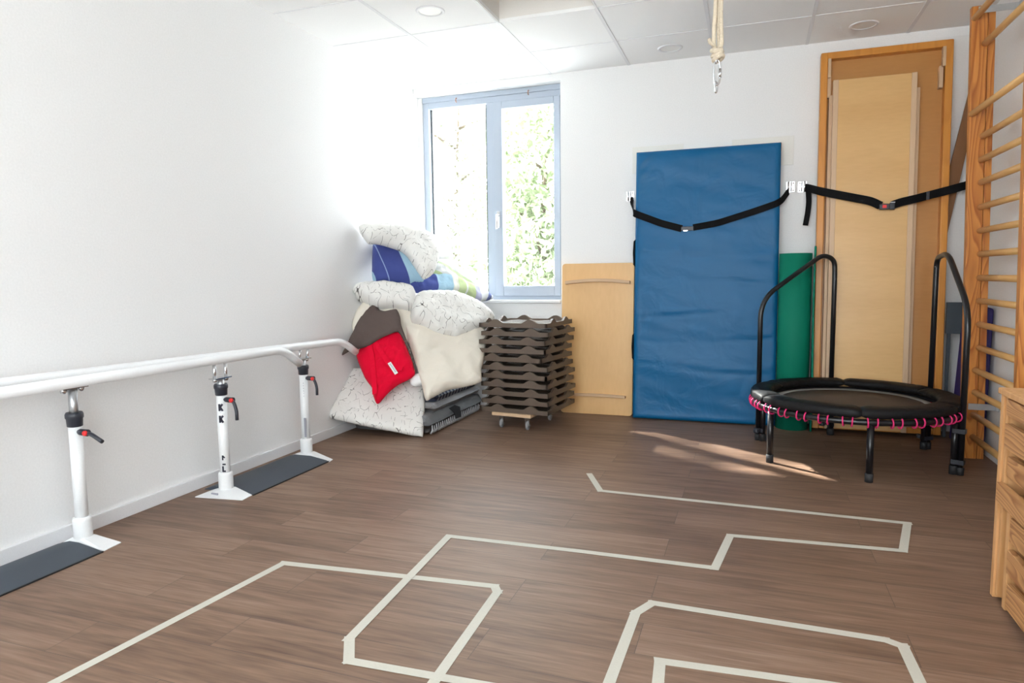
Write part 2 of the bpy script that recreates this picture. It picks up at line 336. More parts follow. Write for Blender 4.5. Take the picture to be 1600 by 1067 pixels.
PATCH = {
    'flap': ((-0.013, -1.37, 0.144), (0.9438, 0.2514, -0.2144), (-0.0442, 0.739, 0.6723), [(0.036, 0.428), (0.014, 0.289), (-0.01, 0.025), (0.006, -0.004), (0.041, -0.022), (0.358, -0.019), (0.652, -0.012), (0.676, -0.0), (0.644, 0.143), (0.607, 0.286), (0.529, 0.441), (0.295, 0.456)]),
    'bag': ((0.325, -1.3, 0.239), (-0.5501, 0.3443, 0.7608), (-0.8149, -0.4206, -0.3989), [(0.56, -0.259), (0.488, -0.118), (0.451, -0.035), (0.402, 0.011), (0.219, 0.01), (0.109, -0.014), (0.068, -0.0), (0.0, 0.0), (-0.01, -0.02), (0.03, -0.097), (0.056, -0.181), (0.059, -0.27), (0.084, -0.325), (0.197, -0.339), (0.348, -0.342), (0.496, -0.347)]),
    'taupe': ((0.155, -1.0, 0.913), (-0.3069, -0.4849, -0.8189), (0.9508, -0.1176, -0.2867), [(0.0, 0.0), (0.148, -0.043), (0.327, -0.027), (0.444, -0.015), (0.397, 0.026), (0.354, 0.086), (0.304, 0.148), (0.22, 0.204), (0.143, 0.283), (0.142, 0.316), (0.191, 0.397), (0.253, 0.479), (0.355, 0.584), (0.342, 0.592), (0.242, 0.494), (0.151, 0.378), (0.08, 0.295), (0.026, 0.251), (-0.017, 0.19), (0.023, 0.121), (0.031, 0.068)]),
    'cream_left': ((0.104, -0.93, 0.962), (-0.3186, -0.5455, -0.7752), (0.888, 0.1143, -0.4454), [(0.321, 0.041), (0.265, -0.012), (0.166, -0.043), (0.076, -0.04), (0.0, 0.0), (0.01, 0.1), (-0.039, 0.208), (-0.058, 0.307), (0.019, 0.359), (0.152, 0.429), (0.291, 0.331), (0.358, 0.158)]),
    'cream': ((0.293, -0.93, 0.863), (0.4903, -0.3587, -0.7943), (0.7018, 0.7029, 0.1157), [(-0.011, 0.003), (0.082, 0.01), (0.228, 0.015), (0.397, 0.012), (0.59, 0.004), (0.74, -0.01), (0.759, 0.007), (0.742, 0.064), (0.712, 0.178), (0.716, 0.288), (0.705, 0.425), (0.616, 0.458), (0.529, 0.515), (0.427, 0.563), (0.292, 0.602), (0.238, 0.532), (0.237, 0.408), (0.192, 0.292), (0.107, 0.209), (0.046, 0.128), (-0.011, 0.067)]),
    'corner': ((0.49, -1.12, 0.374), (0.9487, 0.2124, -0.2343), (0.1181, 0.4493, 0.8855), [(-0.004, 0.013), (0.011, -0.021), (0.047, -0.031), (0.085, -0.017), (0.109, 0.013), (0.084, 0.065), (0.045, 0.069), (0.008, 0.05)]),
    'leaf_right': ((0.441, -0.95, 0.883), (0.6416, 0.7559, -0.1304), (-0.3965, 0.4723, 0.7872), [(0.006, 0.035), (0.056, 0.129), (0.143, 0.158), (0.256, 0.173), (0.369, 0.176), (0.466, 0.147), (0.546, 0.108), (0.597, 0.059), (0.641, 0.01), (0.663, -0.042), (0.603, -0.102), (0.515, -0.151), (0.318, -0.226), (0.252, -0.221), (0.183, -0.211), (0.105, -0.168), (0.043, -0.125), (-0.006, -0.096), (-0.011, -0.035)]),
    'leaf_left': ((0.013, -1.05, 1.012), (0.9143, 0.3806, -0.1384), (-0.1234, 0.5873, 0.7999), [(-0.006, -0.001), (0.015, 0.042), (0.06, 0.067), (0.21, 0.102), (0.305, 0.099), (0.366, 0.103), (0.425, 0.083), (0.452, 0.029), (0.459, -0.055), (0.424, -0.099), (0.321, -0.092), (0.213, -0.109), (0.147, -0.096), (0.083, -0.064), (0.025, -0.036)]),
    'blue': ((0.07, -0.84, 1.213), (0.919, 0.2534, -0.302), (0.0674, 0.6539, 0.7536), [(-0.058, 0.107), (-0.074, 0.16), (-0.054, 0.188), (0.063, 0.228), (0.136, 0.216), (0.208, 0.191), (0.301, 0.104), (0.399, 0.002), (0.343, -0.039), (0.294, -0.095), (0.2, -0.124), (0.061, -0.165), (-0.006, -0.034)]),
    'striped': ((0.286, -0.85, 1.034), (0.4578, 0.8779, -0.14), (-0.3715, 0.3321, 0.867), [(-0.033, 0.028), (0.102, 0.07), (0.231, 0.111), (0.334, 0.155), (0.431, 0.188), (0.513, 0.183), (0.599, 0.161), (0.672, 0.135), (0.746, 0.11), (0.811, 0.095), (0.871, 0.06), (0.925, 0.006), (0.847, -0.015), (0.769, -0.043), (0.723, -0.036), (0.684, -0.006), (0.598, 0.019), (0.486, 0.015), (0.355, -0.002), (0.252, -0.021), (0.167, -0.027), (0.111, -0.018), (0.041, 0.006)]),
    'green': ((0.391, -0.44, 1.223), (0.4133, 0.7767, -0.4753), (-0.0499, 0.5405, 0.8398), [(-0.037, -0.021), (0.044, 0.05), (0.123, 0.083), (0.213, 0.073), (0.282, 0.063), (0.352, 0.089), (0.382, 0.056), (0.438, 0.049), (0.473, -0.007), (0.422, -0.059), (0.289, -0.069), (0.152, -0.107), (0.02, -0.144), (-0.045, -0.098)]),
    'top': ((0.029, -0.98, 1.457), (0.7841, 0.2609, -0.5631), (0.1659, 0.7862, 0.5953), [(-0.008, 0.017), (0.02, 0.071), (0.073, 0.129), (0.159, 0.21), (0.248, 0.278), (0.345, 0.31), (0.44, 0.317), (0.518, 0.283), (0.577, 0.231), (0.605, 0.151), (0.626, 0.075), (0.628, 0.022), (0.6, -0.035), (0.535, -0.01), (0.455, 0.03), (0.391, 0.062), (0.334, 0.072), (0.269, 0.05), (0.211, 0.026), (0.167, -0.0), (0.136, -0.03), (0.109, -0.04), (0.057, -0.019)]),
    'back_white': ((0.206, -0.42, 1.445), (0.6548, 0.4343, -0.6185), (-0.0583, 0.845, 0.5316), [(-0.064, 0.001), (0.031, 0.082), (0.145, 0.122), (0.248, 0.094), (0.316, 0.053), (0.339, 0.009), (0.303, -0.053), (0.261, -0.113), (0.163, -0.171), (0.047, -0.145)]),
}

# ================================================================== the room
W, D, H = 4.09, -6.75, 2.684
MB().box((-0.25, D-0.25, -0.12), (W+0.2, 0.0, 0.0)).build('floor', FLOORM, kind='structure')
wl = MB().box((-0.25, D-0.25, 0), (0, 0.32, 3.0)).build('wall_left', WALL, kind='structure')
wr = MB().box((W, D-0.25, 0), (W+0.2, 0.32, 3.0)).build('wall_right', WALL, kind='structure')
# back wall with the window opening
OX0, OX1, OZ0, OZ1 = 0.0, 1.288, 0.90, 2.628
m = MB()
m.box((OX1, 0, 0), (W, 0.30, 3.0)); m.box((0, 0, 0), (OX1, 0.30, OZ0-0.025)); m.box((0, 0, OZ1), (OX1, 0.30, 3.0))
m.box((0, 0.075, OZ0-0.025), (0.035, 0.30, OZ1))
m.build('wall_back', WALL, kind='structure')
# rear wall (behind the camera) with its glazed opening
m = MB(); m.box((0, D-0.25, 0), (0.35, D, 3.0)); m.box((3.75, D-0.25, 0), (W, D, 3.0)); m.box((0.35, D-0.25, 0), (3.75, D, 0.7)); m.box((0.35, D-0.25, 2.5), (3.75, D, 3.0))
m.build('wall_rear', WALL, kind='structure')
m = MB()
for x in (0.35, 1.46, 2.58, 3.69): m.box((x, D-0.16, 0.7), (x+0.06, D-0.1, 2.5))
m.box((0.35, D-0.16, 0.7), (3.75, D-0.1, 0.76)); m.box((0.35, D-0.16, 2.44), (3.75, D-0.1, 2.5))
win2 = m.build('window_2', FRAMEB, kind='structure')
MB().box((0.41, D-0.133, 0.76), (3.69, D-0.127, 2.44)).build('pane', GLASS, win2)
# ceiling with one tile left out (recess)
RX0, RX1, RY0, RY1 = 1.215, 1.835, -1.79, -1.165
m = MB()
m.box((-0.2, RY1, H), (W+0.2, 0.3, H+0.02)); m.box((-0.2, D-0.2, H), (W+0.2, RY0, H+0.02))
m.box((-0.2, RY0, H), (RX0, RY1, H+0.02)); m.box((RX1, RY0, H), (W+0.2, RY1, H+0.02))
m.build('ceiling', CEIL, kind='structure')
m = MB(); t = 0.01
m.box((RX0-t, RY0-t, H+0.02), (RX0, RY1+t, H+0.32)); m.box((RX1, RY0-t, H+0.02), (RX1+t, RY1+t, H+0.32))
m.box((RX0, RY0-t, H+0.02), (RX1, RY0, H+0.32)); m.box((RX0, RY1, H+0.02), (RX1, RY1+t, H+0.32)); m.box((RX0, RY0, H+0.30), (RX1, RY1, H+0.32))
m.build('trim_3', mat('recess_lining', (0.82, 0.79, 0.755), 0.85), kind='structure')
m = MB()
gx = [-0.03+0.62*i for i in range(0, 7)]; gy = [-0.56-0.615*i for i in range(0, 11)]
for x in gx[1:]:
    if abs(x-RX0) < .05 or abs(x-RX1) < .05:
        m.box((x-0.011, RY1, H-0.0035), (x+0.011, 0.0, H+0.001)); m.box((x-0.011, D, H-0.0035), (x+0.011, RY0, H+0.001))
        m.box((x-(0.011 if x < 1.5 else 0), RY0, H-0.0035), (x+(0 if x < 1.5 else 0.011), RY1, H+0.001))
    else: m.box((x-0.011, D, H-0.0035), (x+0.011, 0.0, H+0.001))
for y in gy:
    if RY0+.02 < y < RY1-.02: continue
    m.box((0, y-0.004, H-0.003), (W, y+0.004, H+0.001)) if not (RY0-.03 < y < RY1+.03) else (m.box((0, y-0.004, H-0.003), (RX0, y+0.004, H+0.001)), m.box((RX1, y-0.004, H-0.003), (W, y+0.004, H+0.001)))
m.build('trim_2', TRIMW, kind='structure')
# skirting
MB().box((0, D, 0), (0.014, 0, 0.062)).build('baseboard_left', TRIMW, kind='structure', bevel=0.002)
MB().box((0.014, -0.014, 0), (W-0.014, 0, 0.062)).build('baseboard_back', TRIMW, kind='structure', bevel=0.002)
MB().box((W-0.014, D, 0), (W, 0, 0.062)).build('baseboard_right', TRIMW, kind='structure', bevel=0.002)
# window sill
MB().box((0.0, -0.025, OZ0-0.024), (1.288, 0.09, OZ0)).build('trim_1', TRIMW, kind='structure', bevel=0.004)

# ---- the window
Y0, Y1 = 0.095, 0.165
m = MB()
m.box((0.035, Y0, OZ0), (0.088, Y1, OZ1)); m.box((1.262, Y0, OZ0), (1.288, Y1, OZ1))
m.box((0.088, Y0, OZ0), (1.262, Y1, OZ0+0.03)); m.box((0.088, Y0, 2.535), (1.262, Y1, OZ1)); m.box((0.622, Y0, OZ0+.03), (0.69, Y1, 2.535))
m.box((0.035, Y0-0.012, 2.585), (1.288, Y0, OZ1))
win = m.build('window_1', FRAMEB, kind='structure', bevel=0.003)
m = MB(); a, b, c, d = 0.69, 1.262, OZ0+0.03, 2.535
m.box((a, Y0-0.02, c), (a+0.075, Y1-0.02, d)); m.box((b-0.052, Y0-0.02, c), (b, Y1-0.02, d)); m.box((a+0.075, Y0-0.02, c), (b-0.052, Y1-0.02, c+0.085)); m.box((a+0.075, Y0-0.02, d-0.06), (b-0.052, Y1-0.02, d))
m.build('sash', FRAMEB, win, bevel=0.004)
MB().box((a+0.075, Y0+0.02, c+0.085), (b-0.052, Y0+0.026, d-0.06)).build('pane', GLASS, win)
MB().box((0.088, Y0+0.03, OZ0+0.03), (0.622, Y0+0.036, 2.535)).build('pane', GLASS, win)
m = MB(); m.box((0.088, Y0+0.04, OZ0+.03), (0.10, Y1-.01, 2.535)); m.box((0.60, Y0+.04, OZ0+.03), (0.622, Y1-.01, 2.535))
m.build('glazing_bead', RUBBER, win)
m = MB(); m.box((0.715, Y0-0.032, 1.50), (0.742, Y0-0.019, 1.64)); m.tube(fillet([(0.728, Y0-0.03, 1.61), (0.728, Y0-0.065, 1.61), (0.728, Y0-0.068, 1.49)], 0.02), 0.009)
m.build('window_handle', CHROME, win)
for x in (0.36, 1.0):
    h = MB(); h.tube(fillet([(x, Y0-0.012, 2.60), (x, Y0-0.03, 2.595), (x, Y0-0.032, 2.57), (x, Y0-0.018, 2.565)], 0.01), 0.004)
    tag(h.build('sill_hook', mat('copper_hook', (0.55, 0.3, 0.2), .4, 1), origin=(x, Y0-.02, 2.58)), 'small copper hook on the top of the window frame, over the %s pane' % ('left' if x < .5 else 'right'), 'hook', 'hooks on the window frame')

# ---- outside: trees seen through the panes, plus unseen pale ground and a shading tree
GR = mat('bounce_ground', (0.72, 0.72, 0.71), 0.9)  # unseen ground, made pale to bounce daylight up to the ceiling
tag(MB().box((-14, -22, -0.6), (16, 30, -0.5)).build('ground', GR), kind='structure')
def tree(cx, cy, rx, rz, cz, n, label, seed, lc):
    rnd = random.Random(seed)
    LM = mat('leaves_%d' % seed, lc, 0.7)
    root = thing('tree', (cx, cy, -0.5), label, 'tree', 'trees outside the window')
    m = MB()
    for i in range(n):
        while True:
            p = V(rnd.uniform(-1, 1), rnd.uniform(-1, 1), rnd.uniform(-1, 1))
            if p.length <= 1 and noise.noise(p*2.2+V(seed, 0, 0)) > -0.08: break
        c = V(cx+p.x*rx, cy+p.y*rx*0.7, cz+p.z*rz)
        a = V(rnd.gauss(0, 1), rnd.gauss(0, 1), rnd.gauss(0, 1)).normalized(); bb = a.cross(V(rnd.gauss(0, 1), rnd.gauss(0, 1), rnd.gauss(0, 1))).normalized()
        L_ = rnd.uniform(0.05, 0.10)
        m.add([c-a*L_, c+bb*L_*.45, c+a*L_, c-bb*L_*.45], [(0, 1, 2, 3)])
    m.build('crown', LM, root)
    t_ = MB(); t_.tube([(cx, cy, -0.5), (cx+.05, cy, 0.6), (cx-.03, cy+.05, cz), (cx+.1, cy, cz+rz*.7)], [0.09, 0.075, 0.05, 0.015], 8)
    for k in range(9):
        z = cz-rz*.5+k*rz*.13; an = k*2.4
        t_.tube([(cx, cy+.03, z), (cx+math.cos(an)*rx*.35, cy+math.sin(an)*rx*.3, z+.25), (cx+math.cos(an)*rx*.7, cy+math.sin(an)*rx*.5, z+.6)], [0.03, 0.018, 0.006], 6)
    t_.build('trunk', mat('bark_%d' % seed, (0.16, 0.12, 0.09), .9), root)
tree(-0.55, 5.6, 1.5, 2.3, 1.9, 10500, 'leafy green tree close outside the window, filling the right pane', 3, (0.33, 0.39, 0.24))
tree(-3.2, 8.0, 2.0, 2.9, 2.6, 12000, 'pale loose tree outside, seen through the left pane', 5, (0.40, 0.44, 0.34))
tree(-5.6, 4.4, 1.9, 2.0, 6.2, 6000, 'tall unseen tree outside to the left, added to dapple the sun', 9, (0.25, 0.32, 0.12))  # out of view, added to break the incoming sun into faint patches

# ================================================================== ceiling fittings
def downlight(x, y, label):
    r = thing('downlight', (x, y, H), label, 'ceiling light', 'round recessed downlights')
    MB().lathe((x, y, H), [(0.066, -0.002), (0.068, -0.006), (0.082, -0.006), (0.086, -0.003), (0.087, 0.0)], 40).build('trim_ring', TRIMW, r)
    MB().lathe((x, y, H), [(0.0005, 0.0), (0.05, -0.0005), (0.066, -0.003)], 40).build('diffuser', DIFF, r)
DIFF = mat('opal_diffuser', (0.82, 0.81, 0.79), 0.4)
downlight(0.893, -1.488, 'white round downlight left of the ceiling recess')
downlight(2.166, -0.276, 'white round downlight near the back wall, left of the hanging rope')
downlight(3.39, -0.267, 'white round downlight above the tall framed board')
downlight(0.93, -0.297, 'white round downlight over the window')

# rope with carabiner, hung from a ceiling eye
rx, ry = 2.583, -2.2
rr = thing('hanging_rope', (rx, ry, H), 'cream cotton rope in doubled strands hanging from the ceiling, knotted at its lower end', 'rope')
for k, (dx, dy) in enumerate([(-0.013, 0), (0.005, 0.012), (0.014, -0.004)]):
    pts = [(rx+dx*(0.4+0.6*min(1, i/6))+0.003*math.sin(i*1.3+k), ry+dy+0.003*math.cos(i*1.1+2*k), H-0.03-i*0.065) for i in range(10)]+[(rx+dx*.5, ry+dy*.5, 2.03)]
    MB().tube(pts, 0.0085, 10).build('strand', ROPE, rr)
kn = MB()
for k in range(3):
    kn.tube([(rx+0.018*math.cos(a)+0.004*k-.004, ry+0.018*math.sin(a), 2.045-0.017*k+0.008*math.sin(a+k)) for a in [2*PI*i/14 for i in range(14)]], 0.0105, 8, closed=True)
kn.tube([(rx-.012, ry-.01, 2.06), (rx-.03, ry-.015, 2.075), (rx-.034, ry-.012, 2.09)], 0.008, 8)
kn.build('knot', ROPE, rr)
m = MB(); m.lathe((rx, ry, H), [(0.0005, -0.006), (0.04, -0.006), (0.042, 0.0)], 24)
m.tube([(rx+0.02*math.cos(a), ry, H-0.022+0.02*math.sin(a)) for a in [2*PI*i/16 for i in range(16)]], 0.004, 8, closed=True)
m.build('ceiling_eye', CHROME, rr)
cb = thing('carabiner', (rx, ry, 1.99), 'silver carabiners clipped one in another at the end of the hanging rope', 'carabiner')
def loop(c, hw, hh, r, rot):
    pts = []
    for i in range(28):
        a = 2*PI*i/28; x = hw*math.copysign(abs(math.cos(a))**.6, math.cos(a)); z = hh*math.copysign(abs(math.sin(a))**.85, math.sin(a))*(1-.12*x/hw)
        pts.append(Vector(c)+Matrix.Rotation(rot, 3, 'Z') @ V(x, 0, z))
    return MB().tube(pts, r, 8, closed=True)
R1 = loop((rx-.001, ry, 1.953), 0.0135, 0.052, 0.0042, .35); R1.build('snap_hook', CHROME, cb)
g = MB(); g.tube([(rx+.012, ry-.004, 1.93), (rx+.013, ry-.004, 1.965)], 0.0062, 10); g.build('locking_sleeve', CHROME, cb)
loop((rx-.004, ry+.002, 1.893), 0.010, 0.022, 0.0038, 1.2).build('quick_link', CHROME, cb)
loop((rx-.004, ry-.002, 2.008), 0.011, 0.018, 0.0036, 1.5).build('shackle', CHROME, cb)

# ================================================================== floor tape
def tape(paths, label, z):
    r = thing('tape_line', (paths[0][0], paths[0][1], 0), label, 'tape', 'tape course on the floor')
    wd = 0.016
    for i in range(len(paths)-1):
        a = V(*paths[i], 0); b = V(*paths[i+1], 0); d = (b-a).normalized(); n = V(-d.y, d.x, 0)*wd
        a = a-d*wd*.9; b = b+d*wd*.9
        zz = z+0.0003*(i % 2)+0.0005
        sk = d*random.uniform(-.006, .006)
        m = MB(); m.prism([a+n+sk, a-n, b-n+sk, b+n], (0, 0, 0.0006)); m.v = [(x, y, q+zz) for x, y, q in m.v]
        m.build('tape_strip', TAPE, r)
tape([(0.93, -4.25), (1.05, -3.219), (1.9, -3.148), (1.925, -3.187), (1.946, -3.736), (1.97, -4.2)], 'cream tape line on the floor, the left course with one long straight leg', 0.0)
tape([(2.3, -3.69), (2.042, -3.704), (1.668, -3.718), (1.602, -3.613), (1.548, -2.775), (2.1, -2.759), (2.633, -2.755), (2.678, -2.406), (3.327, -2.364), (3.406, -2.027), (2.034, -1.986), (1.916, -1.718)], 'long cream zigzag tape line on the floor crossing the middle and ending furthest back', 0.0008)
tape([(2.38, -4.1), (2.399, -3.585), (2.406, -3.184), (2.448, -3.098), (3.14, -3.113), (3.183, -3.136), (3.189, -3.322), (3.20, -3.9)], 'cream tape arch on the floor at the front right, the outer one', 0.0)
tape([(2.535, -4.1), (2.524, -3.544), (2.516, -3.437), (2.926, -3.41), (3.1, -3.40)], 'cream tape corner on the floor inside the larger tape arch', 0.0)

# ================================================================== parallel bars along the left wall
pb = thing('parallel_bars', (0.2, -2.6, 0), 'white height adjustable parallel bars on dark floor plates along the left wall', 'parallel bars')
m = MB(); m.tube(fillet([(0.205, -5.6, 0.712), (0.21, -2.105, 0.694), (0.215, -1.965, 0.595)], 0.09, 8), 0.0235, 20)
m.build('handrail', WHITE_METAL, pb)
m = MB(); m.tube(fillet([(0.115, -5.2, 0.750), (0.115, -3.58, 0.722), (0.19, -1.485, 0.684), (0.20, -1.335, 0.594)], 0.09, 8), 0.0235, 20)
m.build('handrail', WHITE_METAL, pb)
def platform(x0, x1, y0, y1):
    m = MB(); pr = [(x0, 0.001), (x0, 0.005), (x0+.07, 0.026), (x1-.13, 0.026), (x1, 0.005), (x1, 0.001)]
    m.prism([(x, y0, z) for x, z in pr], (0, y1-y0, 0)); m.build('floor_plate', SLATE, pb, bevel=0.003)
    MB().box((x1-.003, y0, 0.0), (x1+.0025, y1, 0.006)).build('edge_strip', RUBBER, pb)
platform(0.05, 0.366, -2.585, -1.925); platform(0.02, 0.275, -4.35, -3.36)
def post(x, y, zt, zc, foot, lev, bar_x, zbar):
    p = MB(); p.tube([(x, y, 0.03), (x, y, zc+.01)], 0.0255, 24); po = p.build('post', WHITE_METAL, pb)
    s = MB(); s.tube([(x, y, zc), (x, y, zt)], 0.0175, 20); s.build('inner_tube', STEEL, po)
    # clamp plate with two studs up to the rail
    s = MB(); s.box((x-.022, y-.056, zt-.002), (x+.022, y+.056, zt+.004))
    for q in (-.038, .038):
        s.tube([(x, y+q, zt-.016), (bar_x, y+q, zbar-.012)], 0.0085, 12); s.lathe((x, y+q, zt-.002), [(0.001, -.016), (.011, -.014), (.014, -.004), (.012, 0)], 12)
    s.build('clamp', CHROME, po)
    c = MB(); c.lathe((x, y, zc), [(0.018, .050), (.030, .052), (.034, .044), (.034, .030), (.0305, .024), (.029, -.006), (.0255, -.008)], 28); c.build('collar', DARKP, po)
    lz = zc-.028
    h = MB(); h.tube([(x+.022, y-.004, lz), (x+.035, y-.006, lz), (x+.082, y-.010, lz)], [0.008, 0.013, 0.0145], 14)
    if lev == 'out': arm = [(x+.08, y-.01, lz), (x+.11, y-.012, lz-.006), (x+.165, y-.014, lz-.03)]
    else: arm = [(x+.078, y-.01, lz), (x+.092, y-.012, lz-.02), (x+.103, y-.012, lz-.055), (x+.102, y-.012, lz-.10)]
    h.tube(fillet(arm, .03), 0.0085, 12); h.build('clamp_lever', DARKP, po)
    MB().lathe((x+.078, y-.0255, lz), [(0.0005, 0), (0.0095, 0), (.011, .004), (.011, .010)], 16, axis='y').build('lever_cap', RED, po)
    k = MB(); k.lathe((x, y, 0.028), [(0.034, 0), (.036, .004), (.036, .075), (.034, .085), (.0255, .088)], 28); k.build('socket', WHITE_METAL, po)
    # splayed foot
    (fx0, fx1, fa, fb) = foot; lo = [(fx0, fa[0]), (fx1, fa[1]), (fx1-.01, fb[1]), (fx0, fb[0])]
    hi = [(x-.03, y-.025), (x+.035, y-.025), (x+.035, y+.028), (x-.03, y+.028)]
    f = MB(); vs = [V(a, b, 0.0) for a, b in lo]+[V(a, b, 0.004) for a, b in lo]+[V(a, b, 0.031) for a, b in hi]
    f.add(vs, [(3, 2, 1, 0), (0, 1, 5, 4), (1, 2, 6, 5), (2, 3, 7, 6), (3, 0, 4, 7), (4, 5, 9, 8), (5, 6, 10, 9), (6, 7, 11, 10), (7, 4, 8, 11), (8, 9, 10, 11)])
    f.build('foot', WHITE_METAL, po, bevel=0.0015)
    return po
p1 = post(0.105, -3.31, 0.662, 0.508, (0.03, 0.27, (-3.362, -3.35), (-3.25, -3.262)), 'out', .125, .715)
p2 = post(0.21, -2.60, 0.602, 0.522, (0.10, 0.368, (-2.70, -2.665), (-2.59, -2.585)), 'down', .21, .697)
p3 = post(0.165, -1.87, 0.610, 0.522, (0.06, 0.374, (-1.925, -1.935), (-1.82, -1.885)), 'down', .178, .688)
def glyph(ch, c, h, par, ang=0, mt=None, wd=None):
    """letter built from bars on a post's face towards the viewer"""
    st = {'K': [((0, 0), (0, 1)), ((0, .45), (.6, 1)), ((.15, .55), (.6, 0))], 'L': [((0, 0), (0, 1)), ((0, 0), (.6, 0))],
          'I': [((0, .5), (.7, .5))], 'F': [((0, 0), (0, 1)), ((0, 1), (.6, .55))], '-': [((0, .5), (.5, .5))]}[ch]
    m = MB(); wd = wd or h*.17
    ex = V(0.92, 0.39, 0).normalized(); ez = V(0, 0, 1); n = V(0.39, -0.92, 0).normalized()
    for (a, b), (e, f) in st:
        A = Vector(c)+ex*(a-.3)*h*.75+ez*b*h; B = Vector(c)+ex*(e-.3)*h*.75+ez*f*h
        d = (B-A).normalized(); q = n.cross(d)*wd
        m.prism([A+q-d*wd*.6, A-q-d*wd*.6, B-q+d*wd*.6, B+q+d*wd*.6], n*0.0012)
    m.build('marking', mt or BLACKPRINT, par)
def front(x, y, z, r=0.0256, s=0.35):  # a spot on a tube's face, s to the right
    a = -0.4+s; dx = math.sin(a); return (x+r*dx*1.0+0.0, y-r*math.cos(a), z)
glyph('K', front(.21, -2.60, .440, s=.95), .030, p2); glyph('K', front(.21, -2.60, .380, s=.95), .030, p2)
glyph('-', front(.21, -2.60, .425, s=.95), .006, p2, mt=GREYPRINT)
glyph('F', front(.21, -2.60, .185, s=.95), .020, p2); glyph('I', front(.21, -2.60, .150, s=.95), .022, p2); glyph('L', front(.21, -2.60, .125, s=.95), .024, p2)
MB().box((0.175, -2.668, 0.0125), (0.215, -2.663, 0.022), None).build('rating_plate', GREYPRINT, p2)
for k in range(6): glyph('-', front(.165, -1.87, .46-.016*k, s=.95), .009, p3, mt=GREYPRINT)
MB().box((0.174, -1.8965, 0.13), (0.189, -1.8945, 0.25)).build('sticker', GREYPRINT, p3)

# ================================================================== brown stacking trays on a dolly
def tray_proto():
    r = thing('stacking_tray', (0, 0, 0))
    hx, hy, t = 0.262, 0.272, 0.016
    def wall(axis, s):
        n = 56; L_ = hx if axis == 'x' else hy; bot = []; top = []
        for i in range(n+1):
            u = -1+2*i/n; z = 0.031
            for c in (-0.5, 0.5):
                q = abs(u-c)*L_
                if q < 0.062: z += 0.027*math.cos(q/0.062*PI/2)**1.3 if q < .062 else 0
            top.append((u*L_, z)); bot.append((u*L_, 0))
        poly = bot+top[::-1]
        if axis == 'x': return [(a, s*hy, b) for a, b in poly], (0, -s*t, 0)
        return [(s*hx, a, b) for a, b in poly], (-s*t, 0, 0)
    for ax in 'xy':
        for s in (-1, 1):
            pl, d = wall(ax, s); n = len(pl); h = n//2; m = MB()
            vs = [Vector(p) for p in pl]+[Vector(p)+Vector(d) for p in pl]; fs = []
            for i in range(h-1):
                a, b, c, e = i, i+1, n-2-i, n-1-i
                fs += [(a, b, c, e), (n+a, n+e, n+c, n+b)]
            fs += [(i, (i+1) % n, n+(i+1) % n, n+i) for i in range(n)]
            m.add(vs, fs); m.build('rim', TRAYM, r, local=True)
    m = MB(); N = 20; vs = []; fs = []
    for i in range(N+1):
        for j in range(N+1):
            u = -1+2*i/N; v = -1+2*j/N
            z = 0.020+0.010*(math.cos(u*2*PI)*-0.5+0.5)*(math.cos(v*2*PI)*-.5+.5)
            vs.append((u*(hx-t), v*(hy-t), z))
    for i in range(N):
        for j in range(N): a = i*(N+1)+j; fs.append((a, a+1, a+N+2, a+N+1))
    k = len(vs); vs2 = [(x, y, z-0.006) for x, y, z in vs]
    m.add(vs+vs2, fs+[tuple(k+i for i in f[::-1]) for f in fs]+[(i, i+1, k+i+1, k+i) for i in range(N)], True)
    m.build('panel', TRAYG, r, local=True)
    return r
TRAYG = mat('taupe_gloss', (0.105, 0.078, 0.058), 0.25)
tp = tray_proto(); rnd = random.Random(11)
offs = [(.006, 0, 0), (.004, .004, .5), (.012, -.004, -.5), (.0, .006, 1), (.006, 0, -1.0), (-.004, 0, 1.2), (-.022, .004, -2.5), (-.012, .0, 1), (-.004, 0, -1.5), (.010, 0, .5), (-.006, -.004, 1.8)]
ords = ['bottom tray', 'second tray from the bottom', 'third tray from the bottom', 'fourth tray from the bottom', 'fifth tray from the bottom', 'middle tray', 'fifth tray from the top', 'fourth tray from the top', 'third tray from the top', 'second tray from the top', 'topmost tray']
for i in range(11):
    o = tp if i == 0 else copy_tree(tp)
    o.location = (1.175+offs[i][0], -0.53+offs[i][1], 0.118+0.0617*i); o.rotation_euler = (0, 0, math.radians(-6+offs[i][2]))
    tag(o, 'brown wavy edged tray, %s of the stack beside the window' % ords[i], 'tray', 'stacked brown trays')
dl = thing('dolly', (1.175, -0.55, 0), 'small wooden dolly on grey castors under the stack of brown trays', 'dolly', rz=0)
Rm = Matrix.Rotation(math.radians(-8), 3, 'Z')
MB().box((-.17, -.235, .092), (.145, .20, .116), Rm, (1.175, -.575, 0)).build('board', BATTEN, dl, bevel=.004)
for sx, sy in ((-.105, -.2), (.105, -.2), (-.105, .165), (.115, .165)):
    c = Rm @ V(sx, sy, 0)+V(1.175, -.575, 0)
    m = MB(); m.lathe((c.x-.009, c.y, .033), [(.0005, 0), (.028, 0), (.033, .004), (.033, .016), (.028, .019), (.0005, .019)], 24, axis='x'); wh = m.build('castor', mat('castor_tyre', (.30, .30, .31), .5), dl)
    m = MB(); m.box((c.x-.015, c.y-.016, .03), (c.x-.0115, c.y+.016, .088)); m.box((c.x+.0125, c.y-.016, .03), (c.x+.016, c.y+.016, .088)); m.box((c.x-.022, c.y-.022, .087), (c.x+.022, c.y+.022, .0925)); m.tube([(c.x-.02, c.y, .033), (c.x+.02, c.y, .033)], .005)
    m.build('fork', CHROME, wh)

